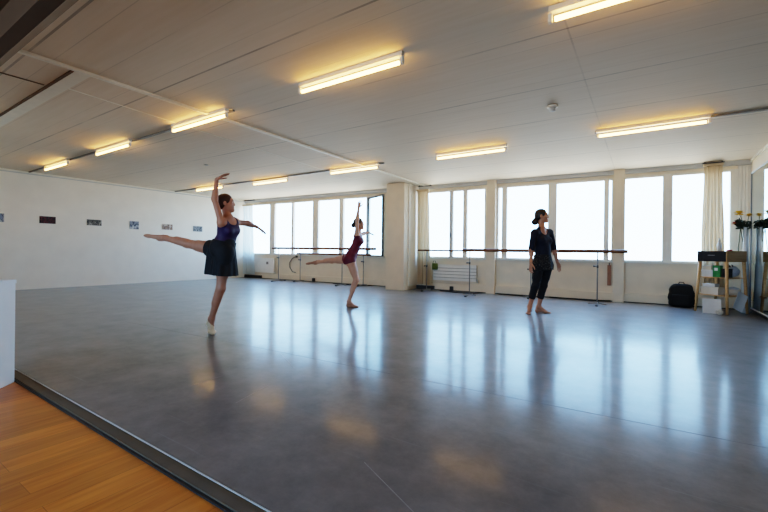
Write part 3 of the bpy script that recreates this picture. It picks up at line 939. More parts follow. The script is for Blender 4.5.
flower('yellow flower at the left of the tall vase', -0.10, -0.06, 0.29, 0.085, M['yellow'])
flower('yellow flower at the middle of the tall vase, close to the mirror', 0.02, -0.10, 0.25, 0.055, M['yellow'])
flower('pinkish red flower low at the left of the tall vase', -0.16, -0.04, 0.12, 0.05, M['red'])
lf = thing('leafy_sprig', 'dark leafy sprigs around the flowers in the tall vase', 'foliage', (vp.x, vp.y, 1.46))
rnd = random.Random(8)
for k in range(16):
    a = rnd.uniform(0, 2 * PI); L_ = rnd.uniform(0.06, 0.13)
    bm = B()
    e = Vector((math.cos(a) * L_ * (0.35 if math.cos(a) > 0 else 1.2), math.sin(a) * L_, rnd.uniform(0.04, 0.16)))
    tube(bm, [(0, 0, -0.1), e * 0.5 + Vector((0, 0, 0.03)), e], 0.005, 6)
    for q in range(9):
        c_ = e * rnd.uniform(0.55, 1.0) + Vector((rnd.uniform(-.03, .03), rnd.uniform(-.03, .03), rnd.uniform(-.03, .03)))
        d_ = Vector((rnd.uniform(-1, 1), rnd.uniform(-1, 1), rnd.uniform(-0.5, 0.9))).normalized(); s_ = d_.orthogonal().normalized() * 0.02
        bm.faces.new([bm.verts.new(c_ - d_ * 0.035), bm.verts.new(c_ + s_ * 1.3), bm.verts.new(c_ + d_ * 0.05), bm.verts.new(c_ - s_ * 1.3)])
    obj('sprig', bm, M['leaf'], lf)
tr = obj('trailing_stem', tube(B(), [(-0.03, 0, 1.49), (-0.075, -0.01, 1.45), (-0.085, -0.01, 1.3), (-0.10, -0.02, 1.12), (-0.09, -0.02, 0.95)], 0.007, 6), M['stem'], None, vp, smooth=True)
tag(tr, 'long dark stem trailing down outside the tall vase', 'stem')

# ----------------------------------------------------------------- backpack
bp_ = thing('backpack', 'black backpack standing on the floor at the window wall beside the side table', 'bag', W(1.054, 9.36), WA - 0.15)
bm = B(); bmesh.ops.create_cube(bm, size=1.0); bmesh.ops.subdivide_edges(bm, edges=bm.edges, cuts=7, use_grid_fill=True)
for v in bm.verts:
    p = v.co * 2; q = Vector((p.x, p.y, p.z)); L6 = (abs(q.x) ** 5 + abs(q.y) ** 4 + abs(q.z) ** 5) ** 0.2
    q = q / L6 if L6 > 1 else q
    zz = 0.22 + q.z * 0.22
    v.co = Vector((q.x * 0.205 * (1 - 0.16 * max(0, q.z)) + 0.008 * math.sin(9 * q.z), q.y * 0.11 * (1 - 0.25 * q.z), zz))
obj('bag_body', bm, M['black'], bp_, smooth=True)
obj('front_pocket', boxm(-0.14, 0.14, -0.165, -0.10, 0.04, 0.24, 0.03), M['black'], bp_, smooth=True)
obj('handle', tube(B(), [(-0.05, 0, 0.425), (-0.03, 0, 0.47), (0.03, 0, 0.47), (0.05, 0, 0.425)], 0.009, 8), M['dark'], bp_, smooth=True)
for s in (-1, 1):
    obj('shoulder_strap', tube(B(), [(s * 0.09, 0.09, 0.40), (s * 0.12, 0.14, 0.28), (s * 0.13, 0.13, 0.12), (s * 0.13, 0.10, 0.04)], 0.016, 8), M['black'], bp_, smooth=True)

# ----------------------------------------------------------------- low white cabinet at the left edge
ca = math.radians(-50)
cb = thing('low_cabinet', 'white low cabinet at the left edge where the wooden floor meets the vinyl', 'cabinet', (-3.93, 0.93, ZW), 0)
# local x runs along the visible face (towards the camera), local y to the left of it
cb.rotation_euler = (0, 0, math.radians(-46))
bm = B(); box(bm, 0.0, 0.8, -0.45, 0.0, 0.0, 0.745, 0.004)
obj('carcass', bm, M['cabinet'], cb)
obj('top_panel', boxm(-0.004, 0.81, -0.46, 0.004, 0.745, 0.772, 0.003), M['cabinet'], cb)

# ----------------------------------------------------------------------------
# light: a bright overcast sky through the windows, the tubes inside
# ----------------------------------------------------------------------------
w = bpy.data.worlds.new('sky')
SC.world = w
w.use_nodes = True
nt = w.node_tree
bg = nt.nodes['Background']
tc = nt.nodes.new('ShaderNodeTexCoord')
sp = nt.nodes.new('ShaderNodeSeparateXYZ')
nt.links.new(tc.outputs['Generated'], sp.inputs[0])
rp = nt.nodes.new('ShaderNodeValToRGB')
mp = nt.nodes.new('ShaderNodeMapRange'); mp.inputs[1].default_value = -0.4; mp.inputs[2].default_value = 0.8
nt.links.new(sp.outputs['Z'], mp.inputs[0]); nt.links.new(mp.outputs[0], rp.inputs[0])
el = rp.color_ramp.elements
el[0].position = 0.0; el[0].color = (0.42, 0.42, 0.40, 1)
el[1].position = 1.0; el[1].color = (0.22, 0.48, 0.95, 1)
e = el.new(0.30); e.color = (0.52, 0.64, 0.74, 1)
e = el.new(0.36); e.color = (0.38, 0.67, 1.0, 1)
nt.links.new(rp.outputs[0], bg.inputs[0])
bg.inputs[1].default_value = 12.5


def portal(name, loc, sx, sy, rot):
    d = bpy.data.lights.new(name, 'AREA'); d.shape = 'RECTANGLE'; d.size = sx; d.size_y = sy
    d.cycles.is_portal = True
    o = bpy.data.objects.new(name, d); COL.objects.link(o); o.location = loc; o.rotation_euler = rot
    return o


for a, b in ((SL, -5.72), (-4.62, -2.8), (-2.54, -0.1), (0.1, 1.9)):
    portal('window_daylight', W((a + b) / 2, WD + 0.29, (Z0 + Z1) / 2), b - a, Z1 - Z0, (-PI / 2, 0, WA))
portal('window_daylight', (-2.4, -4.3, 1.67), 6.0, 1.55, (PI / 2, 0, 0))  # portal at the added rear opening, out of view

SC.view_settings.view_transform = 'Filmic'
SC.view_settings.look = 'High Contrast'
SC.view_settings.exposure = 0.15
cy = SC.cycles
cy.use_denoising = True
cy.max_bounces = 10
cy.diffuse_bounces = 6
cy.glossy_bounces = 5
cy.transparent_max_bounces = 12
cy.caustics_reflective = False
cy.caustics_refractive = False
cy.sample_clamp_indirect = 6.0

# ----------------------------------------------------------------------------
# people: one smooth surface per body, grown from a signed distance field
# ----------------------------------------------------------------------------
V3 = lambda *a: np.array(a, dtype=np.float64)


def nrm(v):
    return v / (np.linalg.norm(v) + 1e-9)


def orth(a, t):
    a = np.asarray(a, float); a = a - t * np.dot(a, t)
    return nrm(a)


class Field:
    def __init__(self, lo, hi, vs):
        self.lo = np.array(lo, float); self.vs = vs
        self.n = [int(math.ceil((h - l) / vs)) + 1 for l, h in zip(lo, hi)]
        self.ax = [(self.lo[i] + vs * np.arange(self.n[i])).astype(np.float32) for i in range(3)]
        self.f = np.full(self.n, 0.12, np.float32)

    def like(self):
        o = object.__new__(Field)
        o.lo, o.vs, o.n, o.ax = self.lo, self.vs, self.n, self.ax
        o.f = np.full(self.n, 0.12, np.float32)
        return o

    def copy(self):
        o = self.like(); o.f = self.f.copy(); return o

    def _sl(self, lo, hi):
        s = []
        for i in range(3):
            a = int(max(0, math.floor((lo[i] - self.lo[i]) / self.vs))); b = int(min(self.n[i], math.ceil((hi[i] - self.lo[i]) / self.vs) + 1))
            if b <= a: return None
            s.append(slice(a, b))
        return tuple(s)

    def _apply(self, sl, d, k, op):
        cur = self.f[sl]
        if op == 'sub':
            d = -d
            if k > 0:
                h = np.maximum(k - np.abs(cur - d), 0) / k
                self.f[sl] = np.maximum(cur, d) + h * h * k * 0.25
            else:
                self.f[sl] = np.maximum(cur, d)
        else:
            if k > 0:
                h = np.maximum(k - np.abs(cur - d), 0) / k
                self.f[sl] = np.minimum(cur, d) - h * h * k * 0.25
            else:
                self.f[sl] = np.minimum(cur, d)

    def grid(self, sl):
        return self.ax[0][sl[0]][:, None, None], self.ax[1][sl[1]][None, :, None], self.ax[2][sl[2]][None, None, :]

    def cap(self, a, b, ra, rb, k=0.02, op='add', m=0.05):
        a = np.asarray(a, float); b = np.asarray(b, float)
        R = max(ra, rb) + m
        sl = self._sl(np.minimum(a, b) - R, np.maximum(a, b) + R)
        if sl is None: return self
        X, Y, Z = self.grid(sl)
        d = (b - a); L2 = float(d @ d) + 1e-12
        px, py, pz = X - np.float32(a[0]), Y - np.float32(a[1]), Z - np.float32(a[2])
        t = np.clip((px * np.float32(d[0]) + py * np.float32(d[1]) + pz * np.float32(d[2])) / np.float32(L2), 0, 1)
        q = np.sqrt((px - t * np.float32(d[0])) ** 2 + (py - t * np.float32(d[1])) ** 2 + (pz - t * np.float32(d[2])) ** 2)
        self._apply(sl, q - (np.float32(ra) + t * np.float32(rb - ra)), k, op)
        return self

    def ell(self, c, axes, radii, k=0.02, op='add', m=0.05):
        c = np.asarray(c, float); R = max(radii) + m
        sl = self._sl(c - R, c + R)
        if sl is None: return self
        X, Y, Z = self.grid(sl)
        px, py, pz = X - np.float32(c[0]), Y - np.float32(c[1]), Z - np.float32(c[2])
        s1 = 0; s2 = 0
        for ax, r in zip(axes, radii):
            u = px * np.float32(ax[0]) + py * np.float32(ax[1]) + pz * np.float32(ax[2])
            s1 = s1 + (u / np.float32(r)) ** 2; s2 = s2 + (u / np.float32(r * r)) ** 2
        k0 = np.sqrt(s1); k1 = np.sqrt(s2) + 1e-9
        self._apply(sl, k0 * (k0 - 1) / k1, k, op)
        return self

    def ecap(self, a, b, w, wa, wb, da, db, k=0.02, op='add', m=0.05, flat=False, folds=None):
        """capsule with an elliptical section: half widths wa..wb along w, half depths da..db; flat cuts the ends square"""
        a = np.asarray(a, float); b = np.asarray(b, float)
        R = max(wa, wb, da, db) + m
        sl = self._sl(np.minimum(a, b) - R, np.maximum(a, b) + R)
        if sl is None: return self
        X, Y, Z = self.grid(sl)
        d = b - a; L = float(np.linalg.norm(d)); tn = d / (L + 1e-9)
        w = orth(w, tn); v = np.cross(tn, w)
        px, py, pz = X - np.float32(a[0]), Y - np.float32(a[1]), Z - np.float32(a[2])
        f = np.float32
        h = px * f(tn[0]) + py * f(tn[1]) + pz * f(tn[2])
        u = px * f(w[0]) + py * f(w[1]) + pz * f(w[2])
        q = px * f(v[0]) + py * f(v[1]) + pz * f(v[2])
        t = np.clip(h / f(L + 1e-9), 0, 1)
        ex = h - t * f(L)
        Wd = f(wa) + t * f(wb - wa); Dp = f(da) + t * f(db - da)
        if folds:
            n, amp = folds
            th = np.arctan2(q / Dp, u / Wd)
            rip = 1 + f(amp) * t * np.sin(th * n + 0.7 * np.sin(th * 3.0))
            Wd = Wd * rip; Dp = Dp * rip
        if flat:
            e2 = 0
        else:
            e2 = ex ** 2
        md = np.minimum(Wd, Dp)
        s1 = (u / Wd) ** 2 + (q / Dp) ** 2 + e2 / md ** 2
        s2 = (u / Wd ** 2) ** 2 + (q / Dp ** 2) ** 2 + e2 / md ** 4
        k0 = np.sqrt(s1); k1 = np.sqrt(s2) + 1e-9
        dd = k0 * (k0 - 1) / k1
        dd = np.where(k0 < 1e-3, -md, dd)
        if flat:
            dd = np.maximum(dd, np.abs(ex) - 0) if False else np.maximum(dd, np.maximum(-h, h - f(L)))
        self._apply(sl, dd, k, op)
        return self

    def half(self, p, n):
        """keep the side the normal n points away from"""
        X, Y, Z = self.grid((slice(None),) * 3)
        n = nrm(np.asarray(n, float)); p = np.asarray(p, float)
        d = (X - np.float32(p[0])) * np.float32(n[0]) + (Y - np.float32(p[1])) * np.float32(n[1]) + (Z - np.float32(p[2])) * np.float32(n[2])
        self.f = np.maximum(self.f, d)
        return self

    @staticmethod
    def _smax(a, b, k=0.008):
        h = np.maximum(np.float32(k) - np.abs(a - b), 0) / np.float32(k)
        return np.maximum(a, b) + h * h * np.float32(k * 0.25)

    def clip(self, other):
        self.f = self._smax(self.f, other.f); return self

    def grow(self, r):
        self.f = self.f - np.float32(r); return self

    def minus(self, other):
        self.f = self._smax(self.f, -other.f); return self

    def mesh(self, name):
        """surface nets"""
        F = self.f
        F[0], F[-1] = 0.1, 0.1
        F[:, 0], F[:, -1] = 0.1, 0.1
        F[:, :, 0], F[:, :, -1] = 0.1, 0.1
        S = F < 0
        cnt = np.zeros([n - 1 for n in F.shape], np.int8)
        offs = [(i, j, k) for i in (0, 1) for j in (0, 1) for k in (0, 1)]
        nx, ny, nz = F.shape
        for i, j, k in offs:
            cnt += S[i:nx - 1 + i, j:ny - 1 + j, k:nz - 1 + k]
        act = np.argwhere((cnt > 0) & (cnt < 8))
        idx = np.full(cnt.shape, -1, np.int32)
        idx[act[:, 0], act[:, 1], act[:, 2]] = np.arange(len(act))
        vals = {o: F[act[:, 0] + o[0], act[:, 1] + o[1], act[:, 2] + o[2]] for o in offs}
        acc = np.zeros((len(act), 3)); num = np.zeros(len(act))
        for o in offs:
            for axis in range(3):
                if o[axis] == 1: continue
                p = list(o); p[axis] = 1; p = tuple(p)
                a, b = vals[o], vals[p]
                m_ = (a < 0) != (b < 0)
                t = np.where(m_, a / np.where(m_, a - b, 1), 0)
                pos = np.tile(np.array(o, float), (len(act), 1)); pos[:, axis] += t
                acc += pos * m_[:, None]; num += m_
        V = (act + acc / num[:, None]) * self.vs + self.lo
        Q = []
        for axis in range(3):
            A = np.moveaxis(S, axis, 0)
            ch = np.argwhere(A[:-1] != A[1:])
            first = A[:-1][ch[:, 0], ch[:, 1], ch[:, 2]]
            o1, o2 = [x for x in range(3) if x != axis]
            g = np.zeros((len(ch), 3), int); g[:, axis] = ch[:, 0]; g[:, o1] = ch[:, 1]; g[:, o2] = ch[:, 2]
            def cell(d1, d2):
                h = g.copy(); h[:, o1] += d1; h[:, o2] += d2
                return idx[h[:, 0], h[:, 1], h[:, 2]]
            q = np.stack([cell(-1, -1), cell(0, -1), cell(0, 0), cell(-1, 0)], 1)
            flip = first if axis != 1 else ~first
            q = np.where(flip[:, None], q, q[:, ::-1])
            Q.append(q)
        Q = np.concatenate(Q); Q = Q[(Q >= 0).all(1)]
        me = bpy.data.meshes.new(name)
        me.vertices.add(len(V)); me.vertices.foreach_set('co', V.astype(np.float32).ravel())
        me.loops.add(len(Q) * 4); me.loops.foreach_set('vertex_index', Q.astype(np.int32).ravel())
        me.polygons.add(len(Q)); me.polygons.foreach_set('loop_start', np.arange(0, len(Q) * 4, 4, dtype=np.int32))
        try:
            me.polygons.foreach_set('loop_total', np.full(len(Q), 4, np.int32))
        except Exception:
            pass
        me.polygons.foreach_set('use_smooth', np.ones(len(Q), bool))
        me.update(calc_edges=True); me.validate()
        return me

    def obj(self, name, m, parent=None, loc=None, rz=0.0):
        me = self.mesh(name)
        me.materials.append(m)
        o = bpy.data.objects.new(name, me)
        COL.objects.link(o)
        if loc is not None: o.location = loc
        o.rotation_euler = (0, 0, rz)
        if parent: o.parent = parent
        return o


def mat_skin(name, base, spots=(), lower=None):
    """skin with features painted where they sit on the head: (point, radius, colour, stretch)"""
    m, nt, b = newmat(name)
    tc = N(nt, 'ShaderNodeTexCoord')
    nz = N(nt, 'ShaderNodeTexNoise'); nz.inputs['Scale'].default_value = 14; nz.inputs['Detail'].default_value = 4
    nt.links.new(tc.outputs['Object'], nz.inputs['Vector'])
    rp = N(nt, 'ShaderNodeValToRGB')
    c = lin(base)
    rp.color_ramp.elements[0].position = 0.3; rp.color_ramp.elements[1].position = 0.7
    rp.color_ramp.elements[0].color = [c[0] * 0.9, c[1] * 0.86, c[2] * 0.84, 1]; rp.color_ramp.elements[1].color = c
    nt.links.new(nz.outputs['Fac'], rp.inputs['Fac'])
    out = rp.outputs['Color']
    for p, r, colr in spots:
        vd = N(nt, 'ShaderNodeVectorMath', operation='DISTANCE')
        nt.links.new(tc.outputs['Object'], vd.inputs[0]); vd.inputs[1].default_value = tuple(p)
        mr = N(nt, 'ShaderNodeMapRange'); mr.inputs[1].default_value = r * 0.8; mr.inputs[2].default_value = r * 1.1
        mr.inputs[3].default_value = 1; mr.inputs[4].default_value = 0
        nt.links.new(vd.outputs['Value'], mr.inputs[0])
        mx = N(nt, 'ShaderNodeMixRGB'); mx.inputs[2].default_value = lin(colr)
        nt.links.new(mr.outputs[0], mx.inputs[0]); nt.links.new(out, mx.inputs[1])
        out = mx.outputs[0]
    nt.links.new(out, b.inputs['Base Color'])
    b.inputs['Roughness'].default_value = 0.5
    b.inputs['Subsurface Weight'].default_value = 0.0
    return m


class Figure:
    """joints are read off the photograph: px, py and a depth offset from the figure's own standing plane"""

    def __init__(self, foot, dep, scale):
        self.dep = dep; self.s = scale
        u, v = uv(*foot)
        self.u0 = u
        c, s = math.cos(YAW), math.sin(YAW)
        self.loc = Vector((u * dep * c - dep * s, u * dep * s + dep * c, 0))
        self.X0 = u * dep

    def J(self, px, py, dy=0.0):
        u, v = uv(px, py); d = self.dep + dy
        return V3(u * d - self.X0, dy, 1 - v * d)

    def JZ(self, px, z, dy=0.0):
        u, v = uv(px, 300); d = self.dep + dy
        return V3(u * d - self.X0, dy, z)


def leg(F, hip, knee, ankle, s, k=0.03):
    F.cap(hip, knee, 0.078 * s, 0.054 * s, k)
    t = knee - hip
    F.cap(hip + t * 0.1, hip + t * 0.6, 0.083 * s, 0.068 * s, k)
    F.ell(knee, np.eye(3), [0.055 * s] * 3, 0.02)
    F.cap(knee, ankle, 0.050 * s, 0.034 * s, 0.02)
    sh = ankle - knee
    # calf bulges behind the shin line
    back = orth(-(t / np.linalg.norm(t)) + sh / np.linalg.norm(sh) + 1e-4, nrm(sh))
    return sh


def calf(F, knee, ankle, back, s):
    sh = ankle - knee
    b = orth(back, nrm(sh))
    F.cap(knee + sh * 0.15 + b * 0.010 * s, knee + sh * 0.5 + b * 0.014 * s, 0.048 * s, 0.044 * s, 0.025)


def foot(F, ankle, heel, ball, toe, w, s, toes=True):
    """w: sideways axis of the foot"""
    F.cap(ankle, heel, 0.034 * s, 0.027 * s, 0.02)
    F.cap(ankle, ball, 0.036 * s, 0.022 * s, 0.025)
    F.cap(heel, ball, 0.026 * s, 0.020 * s, 0.02)
    t = nrm(toe - ball); ww = orth(w, t)
    F.ecap(ball - t * 0.03, ball + t * 0.012, ww, 0.036 * s, 0.041 * s, 0.018 * s, 0.014 * s, 0.015)
    if toes:
        for i, (o, ln, r) in enumerate(((-0.028, 1.0, 0.0125), (-0.009, 0.98, 0.0095), (0.008, 0.9, 0.009), (0.022, 0.8, 0.0085), (0.034, 0.66, 0.008))):
            b0 = ball + ww * o * s; F.cap(b0, b0 + (toe - ball) * ln + ww * o * 0.1 * s, r * s, r * 0.85 * s, 0.005)
    else:
        F.ecap(ball, toe, ww, 0.039 * s, 0.02 * s, 0.018 * s, 0.013 * s, 0.015)


def hand(F, wrist, tip, normal, thumb, s, curl=0.5, fan=1.0):
    """palm, four unequal bent fingers and a thumb leaving the side of the palm; normal: out of the back of the hand"""
    d = nrm(tip - wrist); n = orth(normal, d); th = orth(thumb, d); th = nrm(th - n * np.dot(th, n))
    F.ecap(wrist + d * 0.012 * s, wrist + d * 0.085 * s, th, 0.026 * s, 0.038 * s, 0.017 * s, 0.012 * s, 0.012)
    for o, L, off in ((0.030, 0.070, 0.0), (0.010, 0.080, 0.006), (-0.010, 0.074, 0.003), (-0.029, 0.058, -0.006)):
        p = wrist + d * (0.088 + off) * s + th * o * s
        dd = nrm(d + th * o * 3.2 * fan)
        q = p
        for seg, (fr, rr) in enumerate(((0.45, 0.0084), (0.31, 0.0076), (0.24, 0.0068))):
            a = curl * (0.25 + 0.55 * seg)
            dv = nrm(dd * math.cos(a) - n * math.sin(a))
            q2 = q + dv * L * fr * s
            F.cap(q, q2, rr * s, rr * 0.92 * s, 0.003, m=0.03)
            q = q2
    p = wrist + d * 0.028 * s + th * 0.026 * s - n * 0.004 * s
    p1 = p + nrm(d * 0.75 + th * 0.75 - n * 0.15) * 0.042 * s
    p2 = p1 + nrm(d * 0.95 + th * 0.3 - n * 0.3) * 0.03 * s
    p3 = p2 + nrm(d * 0.95 + th * 0.05 - n * 0.4) * 0.022 * s
    F.cap(p, p1, 0.014 * s, 0.0105 * s, 0.012); F.cap(p1, p2, 0.0098 * s, 0.0088 * s, 0.003); F.cap(p2, p3, 0.0088 * s, 0.0072 * s, 0.003)


def arm(F, sh, el, wr, s):
    F.cap(sh, el, 0.043 * s, 0.036 * s, 0.03)
    F.ell(sh, np.eye(3), [0.05 * s] * 3, 0.03)
    F.cap(el, wr, 0.036 * s, 0.024 * s, 0.02)
    t = wr - el
    F.cap(el + t * 0.08, el + t * 0.35, 0.039 * s, 0.034 * s, 0.02)


def head(F, c, f, u, s):
    """c: skull centre, f: where the face looks, u: up"""
    f = nrm(f); u = orth(u, f); r = np.cross(f, u)
    ax = (r, f, u)
    P = lambda a, b, d: c + r * a * s + f * b * s + u * d * s
    F.ell(P(0, -0.012, 0.022), ax, (0.074 * s, 0.092 * s, 0.085 * s), 0.02)         # skull
    F.ell(P(0, 0.022, -0.03), ax, (0.060 * s, 0.066 * s, 0.072 * s), 0.03)          # face
    F.cap(P(0.030, 0.02, -0.078), P(0.008, 0.064, -0.094), 0.020 * s, 0.018 * s, 0.025)   # jaw
    F.cap(P(-0.030, 0.02, -0.078), P(-0.008, 0.064, -0.094), 0.020 * s, 0.018 * s, 0.025)
    F.cap(P(0, 0.072, -0.095), P(0, 0.074, -0.092), 0.015 * s, 0.015 * s, 0.02)     # chin
    for q in (-1, 1):
        F.ell(P(q * 0.030, 0.094, 0.006), ax, (0.016 * s, 0.012 * s, 0.011 * s), 0.012, 'sub')   # eye sockets
        F.ell(P(q * 0.030, 0.074, 0.003), ax, (0.0125 * s,) * 3, 0.004)             # eyeballs
        F.ell(P(q * 0.040, 0.060, -0.028), ax, (0.018 * s,) * 3, 0.02)              # cheekbones
        F.ell(P(q * 0.077, -0.006, -0.010), ax, (0.010 * s, 0.019 * s, 0.031 * s), 0.008)   # ears
    F.cap(P(0, 0.084, 0.006), P(0, 0.097, -0.030), 0.007 * s, 0.0095 * s, 0.012)    # nose
    F.cap(P(0.008, 0.089, -0.034), P(-0.008, 0.089, -0.034), 0.0085 * s, 0.0085 * s, 0.008)
    F.cap(P(0.014, 0.082, -0.058), P(-0.014, 0.082, -0.058), 0.0075 * s, 0.0075 * s, 0.007)   # lips
    F.cap(P(0.011, 0.081, -0.068), P(-0.011, 0.081, -0.068), 0.008 * s, 0.008 * s, 0.007)
    F.cap(P(0.04, 0.074, 0.026), P(-0.04, 0.074, 0.026), 0.011 * s, 0.011 * s, 0.02)          # brow
    spots = []
    for q in (-1, 1):
        spots.append((P(q * 0.030, 0.085, 0.003), 0.012 * s, (222, 212, 204)))
        spots.append((P(q * 0.030, 0.088, 0.003), 0.0066 * s, (40, 26, 20)))
        for j in range(4):
            spots.append((P(q * (0.018 + 0.009 * j), 0.086 - 0.003 * j, 0.023 + 0.002 * (j % 3)), 0.0058 * s, (58, 40, 32)))
    for j in (-1.5, -0.5, 0.5, 1.5):
        spots.append((P(j * 0.009, 0.090, -0.063), 0.0085 * s, (168, 84, 76)))
    return P, ax, spots


def hair_cap(F, H, P, ax, s):
    """hair drawn back over the skull, the face and ears left free"""
    H.ell(P(0, -0.016, 0.026), ax, (0.083 * s, 0.099 * s, 0.092 * s), 0.0)
    H.ell(P(0, -0.05, -0.03), ax, (0.066 * s, 0.055 * s, 0.05 * s), 0.03)
    H.ell(P(0, 0.100, -0.016), ax, (0.078 * s, 0.080 * s, 0.088 * s), 0.012, 'sub')
    H.ell(P(0, 0.03, -0.10), ax, (0.11 * s, 0.07 * s, 0.09 * s), 0.01, 'sub')


def torso(F, pel, waist, chest, neck, Ls, Rs, Lh, Rh, wl, fwd, s, bust=0.8):
    """wl: from her right to her left; fwd: chest direction"""
    F.ecap(pel - nrm(waist - pel) * 0.03, pel + (waist - pel) * 0.25, wl, 0.135 * s, 0.138 * s, 0.095 * s, 0.095 * s, 0.04)
    F.cap(Lh, Rh, 0.088 * s, 0.088 * s, 0.04)
    F.ecap(pel, waist, wl, 0.135 * s, 0.112 * s, 0.095 * s, 0.082 * s, 0.04)
    F.ecap(waist, chest, wl, 0.110 * s, 0.138 * s, 0.080 * s, 0.092 * s, 0.04)
    F.cap(Ls * 0.9 + chest * 0.1, Rs * 0.9 + chest * 0.1, 0.046 * s, 0.046 * s, 0.05)
    up = nrm(neck - chest)
    F.ecap(chest, chest + up * 0.06, wl, 0.135 * s, 0.12 * s, 0.09 * s, 0.066 * s, 0.04)
    for p in (Ls, Rs):
        F.cap(neck + up * 0.022, neck * 0.25 + p * 0.75, 0.040 * s, 0.040 * s, 0.045)
        q = chest + (p - (Ls + Rs) / 2) * 0.46 + fwd * 0.062 * s - up * 0.015
        F.ell(q, np.eye(3), [0.058 * s * bust] * 3, 0.035)
    for h in (Lh, Rh):
        F.ell(h - fwd * 0.055 * s + (h - (Lh + Rh) / 2) * 0.0 - up * 0.01, np.eye(3), [0.082 * s] * 3, 0.04)


# --------------------------------------------------------------- the three dancers
def bounds(pts, pad=0.22):
    P_ = np.array(pts); return P_.min(0) - pad, P_.max(0) + pad


VS = 0.0055
PEOPLE = []


def standing_woman():
    G = Figure((538, 313.2), 6.51, 1.0); J, JZ = G.J, G.JZ
    s = 1.0
    f = nrm(V3(0.55, -0.84, 0)); wl = V3(0.84, 0.55, 0)
    pel, waist, chest, neck = J(543, 262.5), J(542.6, 250), J(541.8, 240), J(541.6, 229.6, 0.0)
    Rs, Re, Rw, Rt = J(534.6, 232.8, -0.10), J(531.3, 249.5, -0.12), J(530.9, 263, -0.18), J(530.4, 272.5, -0.2)
    Ls, Le, Lw, Lt = J(549.4, 232.6, 0.11), J(554, 248.8, 0.13), J(557.3, 262, 0.06), J(560, 271.5, 0.03)
    Rh, Lh = J(538.6, 265.5, -0.05), J(547, 265.5, 0.05)
    Rk, Lk = J(535.6, 285.5, -0.09), J(543.6, 285.8, 0.02)
    Ra, La = J(529.6, 306.8, -0.03), J(538.6, 306.8, 0.05)
    Rheel = JZ(530, 0.03, 0.02); Rball = JZ(528.6, 0.022, -0.13); Rtoe = JZ(528.2, 0.014, -0.185)
    Lheel = JZ(537.0, 0.03, 0.06); Lball = JZ(546.5, 0.024, 0.0); Ltoe = JZ(550.4, 0.014, -0.02)
    hc = J(541.9, 215.8, 0)
    hf, hu = nrm(V3(0.90, -0.42, 0.03)), V3(0, 0, 1)
    lo, hi = bounds([pel, hc, Rt, Lt, Rtoe, Ltoe, Rheel], 0.2); lo[2] = -0.03
    F = Field(lo, hi, VS)
    torso(F, pel, waist, chest, neck, Ls, Rs, Lh, Rh, wl, f, s)
    leg(F, Rh, Rk, Ra, s * 0.95); calf(F, Rk, Ra, -f, s); leg(F, Lh, Lk, La, s * 0.95); calf(F, Lk, La, -V3(0.95, -0.3, 0), s)
    foot(F, Ra, Rheel, Rball, Rtoe, V3(-1, 0, 0), s); foot(F, La, Lheel, Lball, Ltoe, V3(0.2, 1, 0), s)
    arm(F, Rs, Re, Rw, s); arm(F, Ls, Le, Lw, s)
    hand(F, Rw, Rt, V3(-0.8, -0.3, 0), V3(0.5, -0.85, 0), s, 0.5); hand(F, Lw, Lt, V3(0.8, 0.3, 0.2), V3(0.4, -0.9, 0), s, 0.35)
    F.cap(neck - V3(0, 0, 0.03), hc + V3(-0.012, 0.005, -0.04), 0.054 * s, 0.050 * s, 0.03)
    P, ax, spots = head(F, hc, hf, hu, s * 1.03)
    skin = mat_skin('warm skin of the woman', (184, 132, 104), spots)
    body = F.obj('person', skin, None, G.loc, YAW)
    # hair with a low bun
    H = F.like(); hair_cap(F, H, P, ax, s * 1.03)
    hair = H.obj('hair', M['hair_dark'], body)
    K = F.like(); bc = J(535.0, 222.0, 0.03)
    K.ell(bc, ax, (0.05, 0.056, 0.054), 0); K.cap(bc, P(0, -0.085, -0.02), 0.03, 0.03, 0.03)
    K.obj('hair_bun', M['hair_dark'], hair)
    # leggings to mid calf
    R = F.like()
    for h_, k_, a_ in ((Rh, Rk, Ra), (Lh, Lk, La)):
        R.ecap(h_ + (h_ - k_) * 0.25, k_, V3(1, 0, 0), 0.125, 0.10, 0.14, 0.10, 0.0, flat=True)
        R.ell(k_, np.eye(3), (0.10,) * 3, 0.0)
        R.ecap(k_, k_ + (a_ - k_) * 0.62, V3(1, 0, 0), 0.10, 0.08, 0.10, 0.08, 0.0, flat=True)
    L = F.copy().grow(0.006).clip(R)
    L.obj('leggings', M['cloth_black'], body)
    # loose top with three quarter sleeves and a scooped neck
    T = F.like()
    T.ecap(J(543, 257), J(542.6, 247), wl, 0.150, 0.136, 0.118, 0.108, 0.0)
    T.ecap(waist, chest, wl, 0.134, 0.150, 0.105, 0.110, 0.03)
    T.ecap(chest, chest + V3(0, 0, 0.075), wl, 0.150, 0.135, 0.115, 0.075, 0.03)
    T.cap(Ls * 0.92 + chest * 0.08, Rs * 0.92 + chest * 0.08, 0.055, 0.055, 0.04)
    for p in (Ls, Rs):
        q = chest + (p - (Ls + Rs) / 2) * 0.46 + f * 0.062 - V3(0, 0, 0.015); T.ell(q, np.eye(3), (0.062,) * 3, 0.04)
    for p, e in ((Ls, Le), (Rs, Re)):
        T.cap(p, e + (p - e) * 0.1, 0.060, 0.051, 0.03)
    T2 = F.copy().grow(0.007)
    R2 = F.like(); R2.ecap(J(543, 256), J(541.8, 234), wl, 0.30, 0.30, 0.2, 0.2, 0.0); 
    T.f = np.minimum(T.f, np.maximum(T2.f, R2.f))
    cut = F.like()
    for e, w_ in ((Le, Lw), (Re, Rw)):
        cut.ecap(e + (w_ - e) * 0.12, w_ + (w_ - e) * 0.5, V3(1, 0, 0), 0.07, 0.09, 0.07, 0.09, 0.0, flat=True)
        cut.cap(w_, w_ + (w_ - e) * 0.4, 0.08, 0.08, 0.0)
